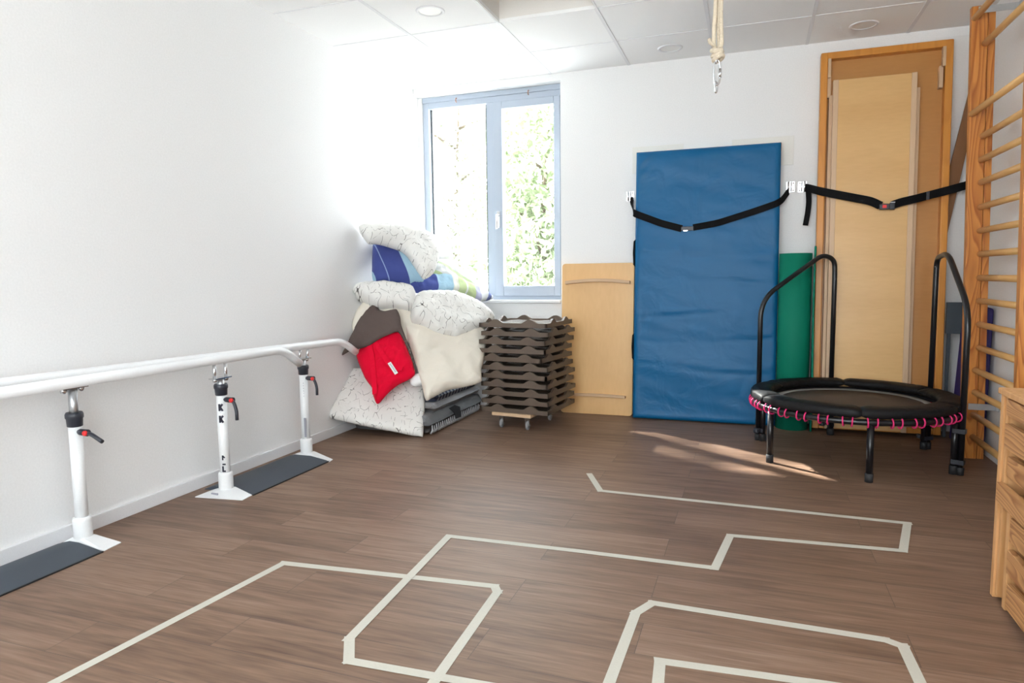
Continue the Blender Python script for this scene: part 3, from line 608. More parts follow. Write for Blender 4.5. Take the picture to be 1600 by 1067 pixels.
# ================================================================== things leaning on the back wall
def lean(x0, x1, h, yb, yt, t0, t1, s0=0.0):
    """box leaning on the back wall: x range, length along slope, back-plane y at floor and top, thickness range"""
    up_ = V(0, yt-yb, math.sqrt(max(1e-6, h*h-(yt-yb)**2))).normalized(); out = V(0, -up_.z, up_.y)
    O = V(0, yb, 0)
    lift = max(0, -(out.z*t1))
    return lambda x, s, t: V(x, 0, 0)+O+up_*s+out*t+V(0, 0, 0.0)
def leanbox(m, F, x0, x1, s0, s1, t0, t1):
    vs = [F(x, s, t) for x in (x0, x1) for s in (s0, s1) for t in (t0, t1)]
    return m.add(vs, [(0, 1, 3, 2), (4, 6, 7, 5), (0, 4, 5, 1), (2, 3, 7, 6), (0, 2, 6, 4), (1, 5, 7, 3)])
# low plywood board with curved battens
F = lean(0, 0, 1.19, -0.10, -0.03, 0, 0)
bb_ = thing('rocker_board', (1.6, -0.1, 0), 'low maple plywood board with two wooden battens, leaning between the trays and the blue mat', 'board')
m = MB(); x0, x1, s1, r = 1.312, 1.886, 1.192, .025
pl = []
for cx, cs, a0 in ((x1-r, s1-r, 0), (x0+r, s1-r, 90), (x0+r, r, 180), (x1-r, r, 270)):
    for k in range(6): a = math.radians(a0+18*k); pl.append((cx+r*math.cos(a), cs+r*math.sin(a)))
q = [F(x, s, .0) for x, s in pl]; m.prism(q, F(0, 0, .018)-F(0, 0, 0)); m.build('panel', PLY, bb_, bevel=.002)
def arc(xa, xb, s, sag, th, w_):
    m = MB(); N = 18; top = [(xa+(xb-xa)*i/N, s+sag*math.sin(PI*i/N)) for i in range(N+1)]
    poly = [F(x, z-th, .018) for x, z in top]+[F(x, z, .018) for x, z in top[::-1]]
    return m.prism(poly, F(0, 0, w_)-F(0, 0, 0))
arc(1.345, 1.858, 1.052, .018, .024, .035).build('batten', BATTENH, bb_, bevel=.002)
arc(1.375, 1.835, .158, .006, .020, .035).build('batten', BATTENH, bb_, bevel=.002)

def ribbon(m, pts, hw, th=0.0015, wdir=None, tw=None):
    """flat strap along pts, width direction given"""
    pts = [Vector(p) for p in pts]; N = len(pts); vs = []
    for i, p in enumerate(pts):
        t = (pts[min(i+1, N-1)]-pts[max(i-1, 0)]).normalized()
        wd_ = Vector(wdir[i] if isinstance(wdir, list) else wdir); wd_ = (wd_-t*wd_.dot(t)).normalized(); n = t.cross(wd_)
        for a, b in ((-1, -1), (1, -1), (1, 1), (-1, 1)): vs.append(p+wd_*hw*a+n*th*b)
    fs = [(3, 2, 1, 0), (4*N-4, 4*N-3, 4*N-2, 4*N-1)]
    for i in range(N-1):
        for k in range(4): fs.append((4*i+k, 4*i+(k+1) % 4, 4*i+4+(k+1) % 4, 4*i+4+k))
    return m.add(vs, fs)
# the blue mat
mat_t = 0.075
F = lean(0, 0, 2.01, -0.135, -0.022, 0, 0)
BLUE = fabric('blue_vinyl', (0.001, 0.105, 0.26), 0.35, 0.42, 5); BLUE.node_tree.nodes['Principled BSDF'].inputs['Sheen Weight'].default_value = 0
BLUE.node_tree.nodes['Principled BSDF'].inputs['Specular IOR Level'].default_value = 0.3
gm = thing('gym_mat', (2.4, -0.2, 0), 'large blue vinyl gym mat standing upright against the back wall', 'gym mat')
m = MB(); NX, NS = 50, 110; XA, XB, SB, ST = 1.905, 2.918, 0.006, 2.012; idx = {}
vs = []; fs = []
def edge(u): return min(1, min(u, 1-u)/0.012)
for side in (0, 1):
    for i in range(NX+1):
        for j in range(NS+1):
            u = i/NX; v = j/NS; x = XA+(XB-XA)*u; s = SB+(ST-SB)*v
            e = min(min(u, 1-u)*(XB-XA), min(v, 1-v)*(ST-SB)); rd = min(1, e/0.018); off = 0.010*(1-math.sqrt(max(0, 1-(1-rd)**2)))
            if side == 0:
                wr_ = 0.010*noise.noise(V(x*1.1+3, s*5.0+0.5*x, 1.7))+0.0035*noise.noise(V(x*3+3, s*14+3*x, 4.1))
                for s_c, am in ((1.50, .005), (1.22, .006), (0.80, .006), (0.62, .007), (1.02, .004), (0.40, .004)):
                    d_ = s-s_c-0.03*math.sin(3*x+s_c*7); am2 = am*(0.5+noise.noise(V(x*2, s_c*9, 0))*.9)
                    wr_ -= am2*math.exp(-(d_/0.012)**2)-am2*.7*math.exp(-((d_-.03)/.02)**2)
                cr = math.exp(-((u)**2+(1-v)**2)/.012)*0.006*math.sin((x-s)*70)
                t_ = mat_t+(wr_+cr)*min(1, e/.05)-off+.012*math.sin(PI*u)*math.sin(PI*v)**.5
            else: t_ = off
            idx[(side, i, j)] = len(vs); vs.append(F(x, s, t_))
for side in (0, 1):
    for i in range(NX):
        for j in range(NS):
            f = (idx[(side, i, j)], idx[(side, i+1, j)], idx[(side, i+1, j+1)], idx[(side, i, j+1)]); fs.append(f if side == 0 else f[::-1])
bd = [(i, 0) for i in range(NX)]+[(NX, j) for j in range(NS)]+[(i, NS) for i in range(NX, 0, -1)]+[(0, j) for j in range(NS, 0, -1)]
for k in range(len(bd)):
    a, b = bd[k], bd[(k+1) % len(bd)]; fs.append((idx[(0, *a)], idx[(0, *b)], idx[(1, *b)], idx[(1, *a)]))
m.add(vs, fs, True); m.build('cover', BLUE, gm)
m = MB(); leanbox(m, F, 2.72, 2.922, ST-.004, ST+.001, .004, .03); leanbox(m, F, XB-.004, XB+.002, ST-.055, ST, .004, .06); m.build('corner_patch', mat('ochre_tab', (.55, .30, .10), .6), gm)
m = MB(); leanbox(m, F, XB-.002, XB+.0015, .02, ST-.06, .034, .040); m.build('zip', mat('zip_grey', (.30, .25, .38), .5), gm)
for s in (1.26, .55):
    m = MB(); P_ = [F(XA+.002, s+.10, .045), F(XA-.010, s+.085, .050), F(XA-.014, s, .050), F(XA-.009, s-.085, .050), F(XA+.002, s-.10, .045)]
    ribbon(m, fillet(P_, .02), .020, .003, wdir=(0, 1, 0)); leanbox(m, F, XA-.013, XA-.003, s-.09, s+.09, .034, .066); m.build('carry_handle', WEB, gm)

def sub(pts, n=6):
    out = []
    for a, b in zip(pts[:-1], pts[1:]):
        for i in range(n): out.append(Vector(a).lerp(Vector(b), i/n))
    return out+[Vector(pts[-1])]
# strap round the mat
st = thing('securing_strap', (2.3, -0.14, 1.45), 'black webbing strap slung across the blue mat to wall brackets', 'strap', 'black securing straps')
YM = -0.142
L1 = [(1.852, -.014, 1.685), (1.872, -.04, 1.62), (1.893, -.135, 1.563), (1.91, YM-.002, 1.552), (2.10, YM-.008, 1.475), (2.25, YM-.010, 1.430)]
R1_ = [(2.33, YM-.010, 1.436), (2.50, YM-.010, 1.462), (2.75, YM-.008, 1.535), (2.90, YM-.002, 1.585), (2.935, -.10, 1.612), (2.975, -.03, 1.675)]
m = MB(); ribbon(m, fillet(L1, .03), .0255, wdir=(0, 0, 1)); m.build('webbing', WEB, st)
m = MB(); ribbon(m, fillet(R1_, .04), .0235, wdir=(0, 0, 1)); m.build('webbing', WEB, st)
m = MB(); m.box((2.245, YM-.020, 1.415), (2.335, YM-.006, 1.445)); m.build('buckle', DARKP, st, bevel=.004)
m = MB(); m.box((2.262, YM-.024, 1.410), (2.292, YM-.018, 1.419)); m.build('latch', CHROME, st, bevel=.001)
def bracket(x, z, label, flip=1):
    r = thing('strap_bracket', (x, 0, z), label, 'wall bracket', 'silver strap brackets on the back wall')
    m = MB(); m.box((x-.03, -.004, z-.038), (x+.03, 0, z+.038))
    m.build('back_plate', CHROME, r, bevel=.006)
    m = MB(); m.box((x-.006-.012*flip, -.022, z-.034), (x+.002-.012*flip, -.004, z+.034)); m.tube([(x-.014*flip, -.02, z-.036), (x-.014*flip, -.02, z+.036)], .006); m.tube([(x+.004*flip, -.012, z-.034), (x+.004*flip, -.012, z+.034)], .004)
    for dz in (-.025, .025): m.lathe((x+.018*flip, -.008, z+dz), [(.0005, 0), (.006, .001), (.006, .006)], 10, axis='y')
    m.build('catch', CHROME, r)
bracket(1.845, 1.70, 'silver wall bracket at the left edge of the blue mat')
bracket(2.990, 1.71, 'silver wall bracket just right of the blue mat, holding the mat strap')
bracket(3.068, 1.706, 'silver wall bracket left of the tall framed board', -1)

# flat white boards fixed on the wall behind the mat and the framed board
def wplate(x0, x1, z0, z1, label, t=.008):
    m = MB(); m.box((x0, -t, z0), (x1, 0, z1)); tag(m.build('wall_plate', PANELW, origin=((x0+x1)/2, 0, (z0+z1)/2), bevel=.002), label, 'wall panel', 'flat white wall plates')
PANELW = mat('offwhite_panel', (0.82, 0.81, 0.77), 0.6); PW2 = PANELW
wplate(2.585, 3.005, 1.866, 2.068, 'off white plate on the wall behind the right top corner of the blue mat')
wplate(1.86, 2.24, 1.87, 2.068, 'off white plate on the wall behind the left top corner of the blue mat')
PANELW = mat('white_panel', (0.83, 0.825, 0.82), 0.6)
wplate(3.18, 3.363, 2.036, 2.61, 'white panel on the wall behind the left side of the framed board')
wplate(3.367, 3.852, 2.036, 2.618, 'white panel on the wall behind the middle of the framed board')
wplate(3.856, 4.075, 2.036, 2.626, 'white panel on the wall right of the framed board')

# the green rolled mat
gr = thing('rolled_mat', (3.02, -0.165, 0), 'green foam exercise mat rolled up and standing between the blue mat and the framed board', 'rolled mat')
m = MB(); prof = []; turns = 3.6; N = 150; cx, cy = 3.033, -0.178
for i in range(N+1):
    a = 2*PI*turns*i/N; r = 0.036+0.068*i/N; prof.append((a, r))
vs = []; fs = []; th = .0085
for i, (a, r) in enumerate(prof):
    aa = -a+0.2
    for z in (0.0, 1.232):
        for dr in (0, th): vs.append((cx+(r+dr)*math.cos(aa), cy+(r+dr)*math.sin(aa), z))
for i in range(N):
    a = 4*i; b = a+4
    fs += [(a, b, b+2, a+2), (a+1, a+3, b+3, b+1), (a+2, b+2, b+3, a+3), (a, a+1, b+1, b)]
fs += [(0, 2, 3, 1), (4*N, 4*N+1, 4*N+3, 4*N+2)]
m.add(vs, fs, True); m.build('roll', GREEN, gr)
m = MB(); vs = []; fs = []
for k in range(25):
    z = 1.275*k/24; dx = .004*math.sin(z*4.2+.6)
    for (px_, py_) in ((3.141+dx, -.285), (3.152+dx, -.285), (3.156, -.14), (3.148, -.14)): vs.append((px_, py_, z+.001))
for k in range(24):
    for j in range(4): a = 4*k+j; b = 4*k+(j+1) % 4; fs.append((a, b, b+4, a+4))
fs += [(3, 2, 1, 0), (96, 97, 98, 99)]
m.add(vs, fs, True); m.build('loose_flap', GREEN, gr)

# tall framed board
F = lean(0, 0, 2.59, -0.165, -0.012, 0, 0)
fb = thing('framed_board', (3.55, -0.2, 0), 'tall orange pine framed board with brown panel leaning on the back wall', 'board')
XA, XB = 3.158, 3.942; TF = .07
m = MB(); leanbox(m, F, XA, XA+.045, .012, 2.59, .0, TF); m.build('side_rail', FRAMEW, fb, bevel=.006)
m = MB(); leanbox(m, F, XB-.045, XB, .012, 2.59, .0, TF); m.build('side_rail', FRAMEW, fb, bevel=.006)
m = MB(); leanbox(m, F, XA+.002, XB-.002, 2.545, 2.592, .0, TF-.002); m.build('cross_rail', FRAMEW, fb, bevel=.006)
m = MB(); leanbox(m, F, XA+.045, XB-.045, .014, .055, .0, TF-.002); m.build('cross_rail', FRAMEW, fb, bevel=.006)
m = MB(); leanbox(m, F, XA+.04, XB-.04, .05, 2.55, .002, .014); m.build('panel', PLYD, fb)
for xs, d in ((XA+.045, 1), (XB-.045-.022, -1)):
    m = MB(); leanbox(m, F, xs+(.0 if d > 0 else .004), xs+(.018 if d > 0 else .022), 2.42, 2.545, TF-.03, TF+.012); m.build('cleat', BATTEN, fb, bevel=.001)
    m = MB(); leanbox(m, F, xs+(.0 if d > 0 else -.008), xs+(.022 if d > 0 else .014), 2.29, 2.43, .014, TF-.012); m.build('cleat', BATTEN, fb, bevel=.001)
# bench boards inside the frame
def bench(x0, x1, s1, t0, t1, label, rail):
    r = thing('bench_top', ((x0+x1)/2, -.25, 0), label, 'board', 'pale bench boards in front of the framed board')
    m = MB(); leanbox(m, F, x0+rail, x1-rail, .028, s1, t1-.018, t1); m.build('panel', PLYH, r, bevel=.001)
    for a in (x0, x1-rail):
        m = MB(); leanbox(m, F, a, a+rail, .022, s1+.002, t0, t1+.002); m.build('side_batten', BATTEN, r, bevel=.002)
bench(3.215, 3.760, 2.30, .016, .062, 'birch bench board, the rear one, mostly hidden behind the front bench board', .03)
bench(3.235, 3.732, 2.385, .068, .112, 'pale birch bench board with side battens standing in front of the framed board', .032)
# strap across
st2 = thing('securing_strap', (3.58, -.25, 1.55), 'black webbing strap slung across the framed board, with a red release button', 'strap', 'black securing straps')
pts = [(3.085, -.012, 1.70), (3.12, -.05, 1.685), (3.165, -.155, 1.655), (3.24, -.205, 1.628), (3.48, -.220, 1.565), (3.535, -.222, 1.532)]
m = MB(); ribbon(m, fillet(pts, .03), .027, wdir=(0, 0, 1)); m.build('webbing', WEB, st2)
pts = [(3.60, -.224, 1.532), (3.65, -.222, 1.550), (3.735, -.215, 1.568), (3.93, -.165, 1.618), (4.06, -.12, 1.655)]
m = MB(); ribbon(m, fillet(pts, .03), .0265, wdir=(0, 0, 1)); m.build('webbing', WEB, st2)
pts = [(3.105, -.016, 1.70), (3.112, -.04, 1.60), (3.106, -.05, 1.52), (3.092, -.05, 1.43)]
m = MB(); ribbon(m, fillet(pts, .04), .018, wdir=(1, -.2, 0)); m.build('loose_end', WEB, st2)
m = MB(); m.box((3.525, -.238, 1.505), (3.585, -.216, 1.543)); m.box((3.585, -.234, 1.503), (3.618, -.218, 1.549)); m.build('buckle', DARKP, st2, bevel=.005)
m = MB(); m.box((3.543, -.242, 1.515), (3.568, -.237, 1.535)); m.build('release_button', RED, st2, bevel=.002)
m = MB(); m.box((3.590, -.236, 1.549), (3.617, -.220, 1.553)); m.build('latch', CHROME, st2)
m = MB(); m.box((3.800, -.206, 1.56), (3.818, -.190, 1.612)); m.build('slider', DARKP, st2, bevel=.002)
# behind: slanting brown board, slate board, navy mat
m = MB(); m.prism([(3.955, -.13, .02), (3.985, -.13, .02), (4.07, -.02, 2.52), (4.04, -.02, 2.52)], (0, -.016, 0)); m.v = m.v[:]
bbd = MB(); bbd.add([V(3.63, -.080, .005), V(3.74, -.080, .005), V(4.084, -.016, 2.06), V(4.084, -.012, 2.44), V(3.63, -.096, .005), V(3.74, -.096, .005), V(4.084, -.032, 2.06), V(4.084, -.028, 2.44)], [(0, 1, 2, 3), (7, 6, 5, 4), (0, 4, 5, 1), (1, 5, 6, 2), (2, 6, 7, 3), (3, 7, 4, 0)])
tag(bbd.build('brown_board', BROWNBD, origin=(3.9, -.1, 0), bevel=.002), 'narrow brown board leaning aslant between the framed board and the wall bars', 'board')
sb = MB(); sb.box((3.955, -.19, .0), (4.02, -.165, .895))
sb = MB(); sb.box((3.945, -.215, .69), (4.055, -.19, .895)); sb.box((3.955, -.21, .002), (3.975, -.195, .70)); sb.box((4.03, -.21, .002), (4.05, -.195, .70))
tag(sb.build('slate_board', GREYBD, origin=(4.0, -.2, 0), bevel=.002), 'small slate grey board on legs standing in the right back corner', 'board')
nm = MB(); nm.add([V(4.020, -.66, .003), V(4.070, -.66, .003), V(4.080, -.655, .875), V(4.040, -.655, .885), V(3.985, -.235, .003), V(4.04, -.235, .003), V(4.078, -.235, .90), V(4.03, -.235, .90)], [(0, 1, 2, 3), (7, 6, 5, 4), (0, 4, 5, 1), (1, 5, 6, 2), (2, 6, 7, 3), (3, 7, 4, 0)])
tag(nm.build('folded_mat', NAVY, origin=(4.04, -.45, 0), bevel=.012, seg=3), 'dark navy mat standing in the corner behind the wall bars', 'mat')

# ================================================================== wall bars
wb = thing('wall_bars', (3.95, -1.15, 0), 'tall pine wall bars with round beech rungs on the right wall', 'wall bars')
XT, XBm = 3.865, 3.925   # front edge at top and floor (they lean a little)
def wx(z): return XBm+(XT-XBm)*z/2.55
def upright(y0, y1):
    m = MB(); a, b = 0.0, 0.078
    m.add([V(wx(0)+x, y, 0) for x in (a, b) for y in (y0, y1)]+[V(wx(2.56)+x, y, 2.56) for x in (a, b) for y in (y0, y1)], [(0, 1, 3, 2), (4, 6, 7, 5), (0, 2, 6, 4), (1, 5, 7, 3), (0, 4, 5, 1), (2, 3, 7, 6)])
    u = m.build('upright', PINE, wb, bevel=.003)
    m = MB(); a, b = 0.0805, 0.115
    m.add([V(wx(0)+x, y, 0) for x in (a, b) for y in (y0, y1)]+[V(wx(2.56)+x, y, 2.53) for x in (a, b) for y in (y0, y1)], [(0, 1, 3, 2), (4, 6, 7, 5), (0, 2, 6, 4), (1, 5, 7, 3), (0, 4, 5, 1), (2, 3, 7, 6)])
    m.build('back_strip', PINE, u, bevel=.003)
upright(-.752, -.712); upright(-1.60, -1.555)
zs = [(2.497, .027), (2.354, .078), (1.977, .025), (1.850, .078), (1.720, .074), (1.595, .076), (1.457, .078), (1.324, .078), (1.192, .082), (1.057, .082), (.925, .083), (.790, .086), (.655, .088), (.524, .072), (.395, .072), (.262, .068), (.130, .068)]
rp = None
for z, dx in zs:
    m = MB(); x = wx(z)+dx-.01
    m.tube([(x, -.745, z), (x, -1.565, z)], .0175, 16); m.build('rung', BEECH, wb)
for z in (2.535, .31):
    for y in (-.755, -1.552):
        m = MB(); m.box((wx(z)+.03, y-.003, z-.018), (W-.004, y, z+.018)); m.box((W-.006, y-.05, z-.018), (W, y, z+.018))
        m.build('wall_bracket', STEEL, wb)

# ================================================================== pine drawer cabinet
cb_ = thing('drawer_cabinet', (3.75, -3.1, 0), 'pine cabinet with staggered drawers at the right edge, beside the wall bars', 'cabinet')
m = MB(); m.box((3.530, -3.75, 0), (4.05, -3.722, .70)); m.build('side_panel', PINEV, cb_, bevel=.002)
m = MB(); m.box((3.536, -2.722, .012), (4.05, -2.700, .70)); m.box((3.530, -2.698, 0), (4.05, -2.672, .70)); m.build('side_panel', PINEV, cb_, bevel=.002)
m = MB(); m.box((3.522, -3.75, .692), (4.05, -2.665, .712)); m.build('top', PINEV, cb_, bevel=.003)
m = MB(); m.box((3.80, -3.74, .02), (4.05, -2.73, .69)); m.build('carcass', PINEV, cb_)
m = MB(); m.box((3.528, -2.818, .01), (3.62, -2.790, .335)); m.build('divider', PINEV, cb_, bevel=.002)
def drawer(z0, z1, y, x, lip=0):
    m = MB(); m.box((x, -3.72, z0+.002), (x+.020, y, z1-.006)); d = m.build('drawer', PINEH, cb_, bevel=.002)
    m = MB(); m.box((x+.0215, -3.71, z0+.004), (3.78, y-.004, z1-.045)); m.build('drawer_box', PINEV, d)
drawer(.628, .690, -2.727, 3.530); drawer(.522, .610, -2.729, 3.528); drawer(.430, .504, -2.742, 3.536); drawer(.336, .412, -2.722, 3.516)
drawer(.240, .325, -2.822, 3.528); drawer(.138, .222, -2.824, 3.524); drawer(.030, .120, -2.850, 3.520)

# ================================================================== trampoline
tc_ = V(3.315, -.880, 0); RR = .548; RZ = .318
tr = thing('mini_trampoline', (tc_.x, tc_.y, 0), 'black hexagonal legged mini trampoline with two tall handles and pink bungee loops', 'trampoline')
def pol(r, deg, z): return V(tc_.x+r*math.cos(math.radians(deg)), tc_.y+r*math.sin(math.radians(deg)), z)
m = MB(); m.tube([pol(RR, a, RZ) for a in range(0, 360, 5)], .0165, 14, closed=True); m.build('rim', BLACK, tr)
m = MB(); m.lathe(tc_, [(.0005, .330), (.20, .331), (.392, .333), (.392, .328), (.0005, .325)], 72); m.build('jump_mat', TRAMP, tr)
m = MB(); m.lathe(tc_, [(.384, .3355), (.424, .339), (.424, .331), (.384, .331)], 72); m.build('mat_edging', GREYTRIM, tr)
LEG = {'front': -87, 'left': -147, 'leftback': -206, 'right': -27, 'rightback': 33, 'back': 95}
for k, dg in LEG.items():
    m = MB(); m.tube([pol(RR-.008, dg, .03), pol(RR-.008, dg, RZ-.01)], .0175, 16); lg = m.build('leg', BLACK, tr)
    m = MB(); m.lathe(pol(RR-.008, dg, 0), [(.0005, 0), (.0205, 0), (.021, .045), (.0175, .047)], 18); m.build('rubber_foot', RUBBER, lg)
# padded cover in six sections
for k in range(6):
    a0 = 28+60*k; a1 = a0+60; NA = 26; m = MB(); vs = []; fs = []; nb = 22
    for i in range(NA+1):
        f_ = i/NA; a = a0+(a1-a0)*f_; e = min(f_, 1-f_); pinch = 1-.55*math.exp(-(e/.035)**2)
        for j in range(nb):
            th_ = 2*PI*j/nb; cr = math.cos(th_); sn = math.sin(th_)
            hw = .064+(.006*noise.noise(V(a*.05, k, 0))); hz = .027*pinch
            rr_ = .497+hw*math.copysign(abs(cr)**.75, cr); zz = .370+hz*math.copysign(abs(sn)**.8, sn)
            if cr > .55 and sn < .2: zz -= .012
            zz += .004*noise.noise(V(rr_*7, a*.07, 3.3+k))+.0015*noise.noise(V(rr_*20, a*.25, 1.3))*pinch
            if j < nb and cr < -.4: rr_ += .008*noise.noise(V(a*.13, 8.8, k))
            vs.append(pol(rr_+.006, a, zz))
    for i in range(NA):
        for j in range(nb): p_ = i*nb+j; q_ = i*nb+(j+1) % nb; fs.append((p_, q_, q_+nb, p_+nb))
    fs += [tuple(range(nb))[::-1], tuple(NA*nb+j for j in range(nb))]
    m.add(vs, fs, True); m.build('pad_section', BLACKFAB, tr)
for k in range(60):
    a = 6*k+(1.1 if k % 2 else -.4); c = pol(RR, a, RZ)
    rad = V(math.cos(math.radians(a)), math.sin(math.radians(a)), 0); tan = V(-rad.y, rad.x, 0)
    pts = []
    for i in range(11):
        t_ = math.radians(110-i*25); pts.append(c+rad*.0245*math.cos(t_)+V(0, 0, 1)*.0265*math.sin(t_)+tan*(.006*(i/10-.5))*(1 if k % 2 else -1))
    m = MB(); m.tube(pts, .0042, 6); m.build('bungee_loop', PINK, tr)
# handles
def handle(da, db, f_, zk, zp):
    A = pol(RR+.024, da, 0); B = pol(RR+.024, db, 0)
    pa = V(A.x, A.y, .03); ka = V(A.x, A.y, zk); pk = A.lerp(B, f_); pk = V(pk.x, pk.y, zp); pb_ = V(B.x, B.y, zp-.135); bb2 = V(B.x, B.y, .03)
    p2_ = A.lerp(B, .99); p2_ = V(p2_.x, p2_.y, zp-.03)
    m = MB(); m.tube(fillet([pa, ka, pk, p2_, pb_, bb2], .13, 8), .0155, 14); h = m.build('handle', BLACK, tr)
    for Q, dg in ((A, da), (B, db)):
        for z in (.07, .24):
            q = pol(RR+.012, dg, z); m = MB(); m.box((-.03, -.019, -.012), (.03, .019, .012), Matrix.Rotation(math.radians(dg), 3, 'Z'), q)
            t__ = pol(RR+.012, dg+5.2, z); m.lathe(t__, [(.0005, -.012), (.017, -.012), (.019, -.004), (.019, .004), (.017, .012), (.0005, .012)], 8); m.tube([q, t__], .006)
            m.build('clamp_knob', DARKP, h)
        MB().lathe((Q.x, Q.y, .0), [(.0005, .0), (.018, .0), (.019, .04), (.0155, .042)], 16).build('end_cap', RUBBER, h)
handle(LEG['leftback'], LEG['back'], .82, .93, 1.215)
handle(LEG['right'], LEG['rightback'], .66, .90, 1.205)

# ================================================================== the pile of pillows and blankets
def puff(name, key, mt, label=None, cat=None, group=None, front=.05, back=.08, D_=.07, wr=.006, wf=7, step=.013, bend=None, parent=None, power=.5, seed=0, gather=None):
    """soft cushion: an outline in its own plane, filled and swollen to both sides"""
    o, ex, ey, uv = PATCH[key]; o = Vector(o); ex = Vector(ex); ey = Vector(ey); n = ex.cross(ey)
    if n.dot(CAM-o) < 0: n = -n
    # orient outline counter-clockwise and round it a little
    P2 = [Vector((a, b)) for a, b in uv]
    ar = sum(P2[i].x*P2[(i+1) % len(P2)].y-P2[(i+1) % len(P2)].x*P2[i].y for i in range(len(P2)))
    if ar < 0: P2 = P2[::-1]
    Q = []
    N = len(P2)
    for i in range(N):
        p0, p1, p2, p3 = P2[i-1], P2[i], P2[(i+1) % N], P2[(i+2) % N]
        k = max(2, int((p2-p1).length/step))
        for j in range(k):
            t = j/k; tt = t*t; t3 = tt*t; c = .35
            q = (2*t3-3*tt+1)*p1+(t3-2*tt+t)*(p2-p0)*c+(-2*t3+3*tt)*p2+(t3-tt)*(p3-p1)*c
            Q.append(q)
    arr = np.array([[q.x, q.y] for q in Q]); mn = arr.min(0); mx = arr.max(0)
    pts = []
    nxt = np.roll(arr, -1, 0); seg = nxt-arr; sl = (seg**2).sum(1)+1e-12
    def dist(p):
        t = np.clip(((p-arr)*seg).sum(1)/sl, 0, 1); return float(np.sqrt((((arr+seg*t[:, None])-p)**2).sum(1)).min())
    def inside(p):
        c = False; x, y = p
        a = arr; b = nxt; cond = (a[:, 1] > y) != (b[:, 1] > y)
        xs = (b[:, 0]-a[:, 0])*(y-a[:, 1])/(b[:, 1]-a[:, 1]+1e-15)+a[:, 0]
        return (np.logical_and(cond, x < xs).sum() % 2) == 1
    yy = mn[1]; r = 0
    while yy < mx[1]:
        xx = mn[0]+(step/2 if r % 2 else 0)
        while xx < mx[0]:
            p = np.array([xx, yy])
            if inside(p) and dist(p) > step*.5: pts.append(p)
            xx += step
        yy += step*.87; r += 1
    allp = [Vector((a[0], a[1])) for a in arr]+[Vector((p[0], p[1])) for p in pts]
    res = delaunay_2d_cdt(allp, [], [list(range(len(arr)))], 1, 1e-6)
    vc, _, fc = res[0], res[1], res[2]
    ds = [dist(np.array([v.x, v.y])) for v in vc]
    vs = []; uvs = []; nv = len(vc); rim = [d < 1e-4 for d in ds]
    def prof(d): return (1-(1-min(d/D_, 1))**2)**power
    for side in (0, 1):
        for v, d in zip(vc, ds):
            h = prof(d); w3 = V(v.x*wf, v.y*wf, seed+side*3.1)
            wn = noise.noise(w3)+.5*noise.noise(w3*2.3)+.35*(1-2*abs(noise.noise(w3*1.3+V(5, 1, 0))))
            if gather: wn += gather*math.sin(v.x*95+3*noise.noise(w3*2))*math.exp(-(d/.05)**2)
            off = (front*h+wr*wn*min(1, d/.03)) if side == 0 else -(back*h)
            b_ = bend(v.x, v.y) if bend else 0
            vs.append(o+ex*v.x+ey*v.y+n*(off+b_)); uvs.append((v.x, v.y))
    fs = []
    for f in fc: fs.append(tuple(f)); fs.append(tuple(nv+i for i in f[::-1]))
    m = MB(); m.add(vs, fs, True); m.uv = uvs
    # weld the rim
    c = sum((Vector(v) for v in vs), V(0, 0, 0))/len(vs); low = min(v.z for v in vs)
    ob = m.build(name, mt, parent=parent, origin=(c.x, c.y, low) if parent is None else None)
    bm = bmesh.new(); bm.from_mesh(ob.data); bmesh.ops.remove_doubles(bm, verts=bm.verts, dist=1e-5); bmesh.ops.recalc_face_normals(bm, faces=bm.faces)
    # keep every vertex on the room side of the walls
    L0 = Vector(ob.location) if parent is None else base_of(parent)
    for v in bm.verts:
        wx_ = v.co+L0
        if wx_.x < .004: v.co.x = .004-L0.x
        if wx_.y > -.03 and wx_.z < .902: v.co.y = -.03-L0.y
        if wx_.z < .004: v.co.z = .004-L0.z
    bm.to_mesh(ob.data); bm.free()
    if label: tag(ob, label, cat, group)
    return ob
def on(key, u, v, h=0):
    o, ex, ey, uv = PATCH[key]; o = Vector(o); ex = Vector(ex); ey = Vector(ey); n = ex.cross(ey)
    if n.dot(CAM-o) < 0: n = -n
    return o+ex*u+ey*v+n*h

G = 'pile of bedding in the corner'
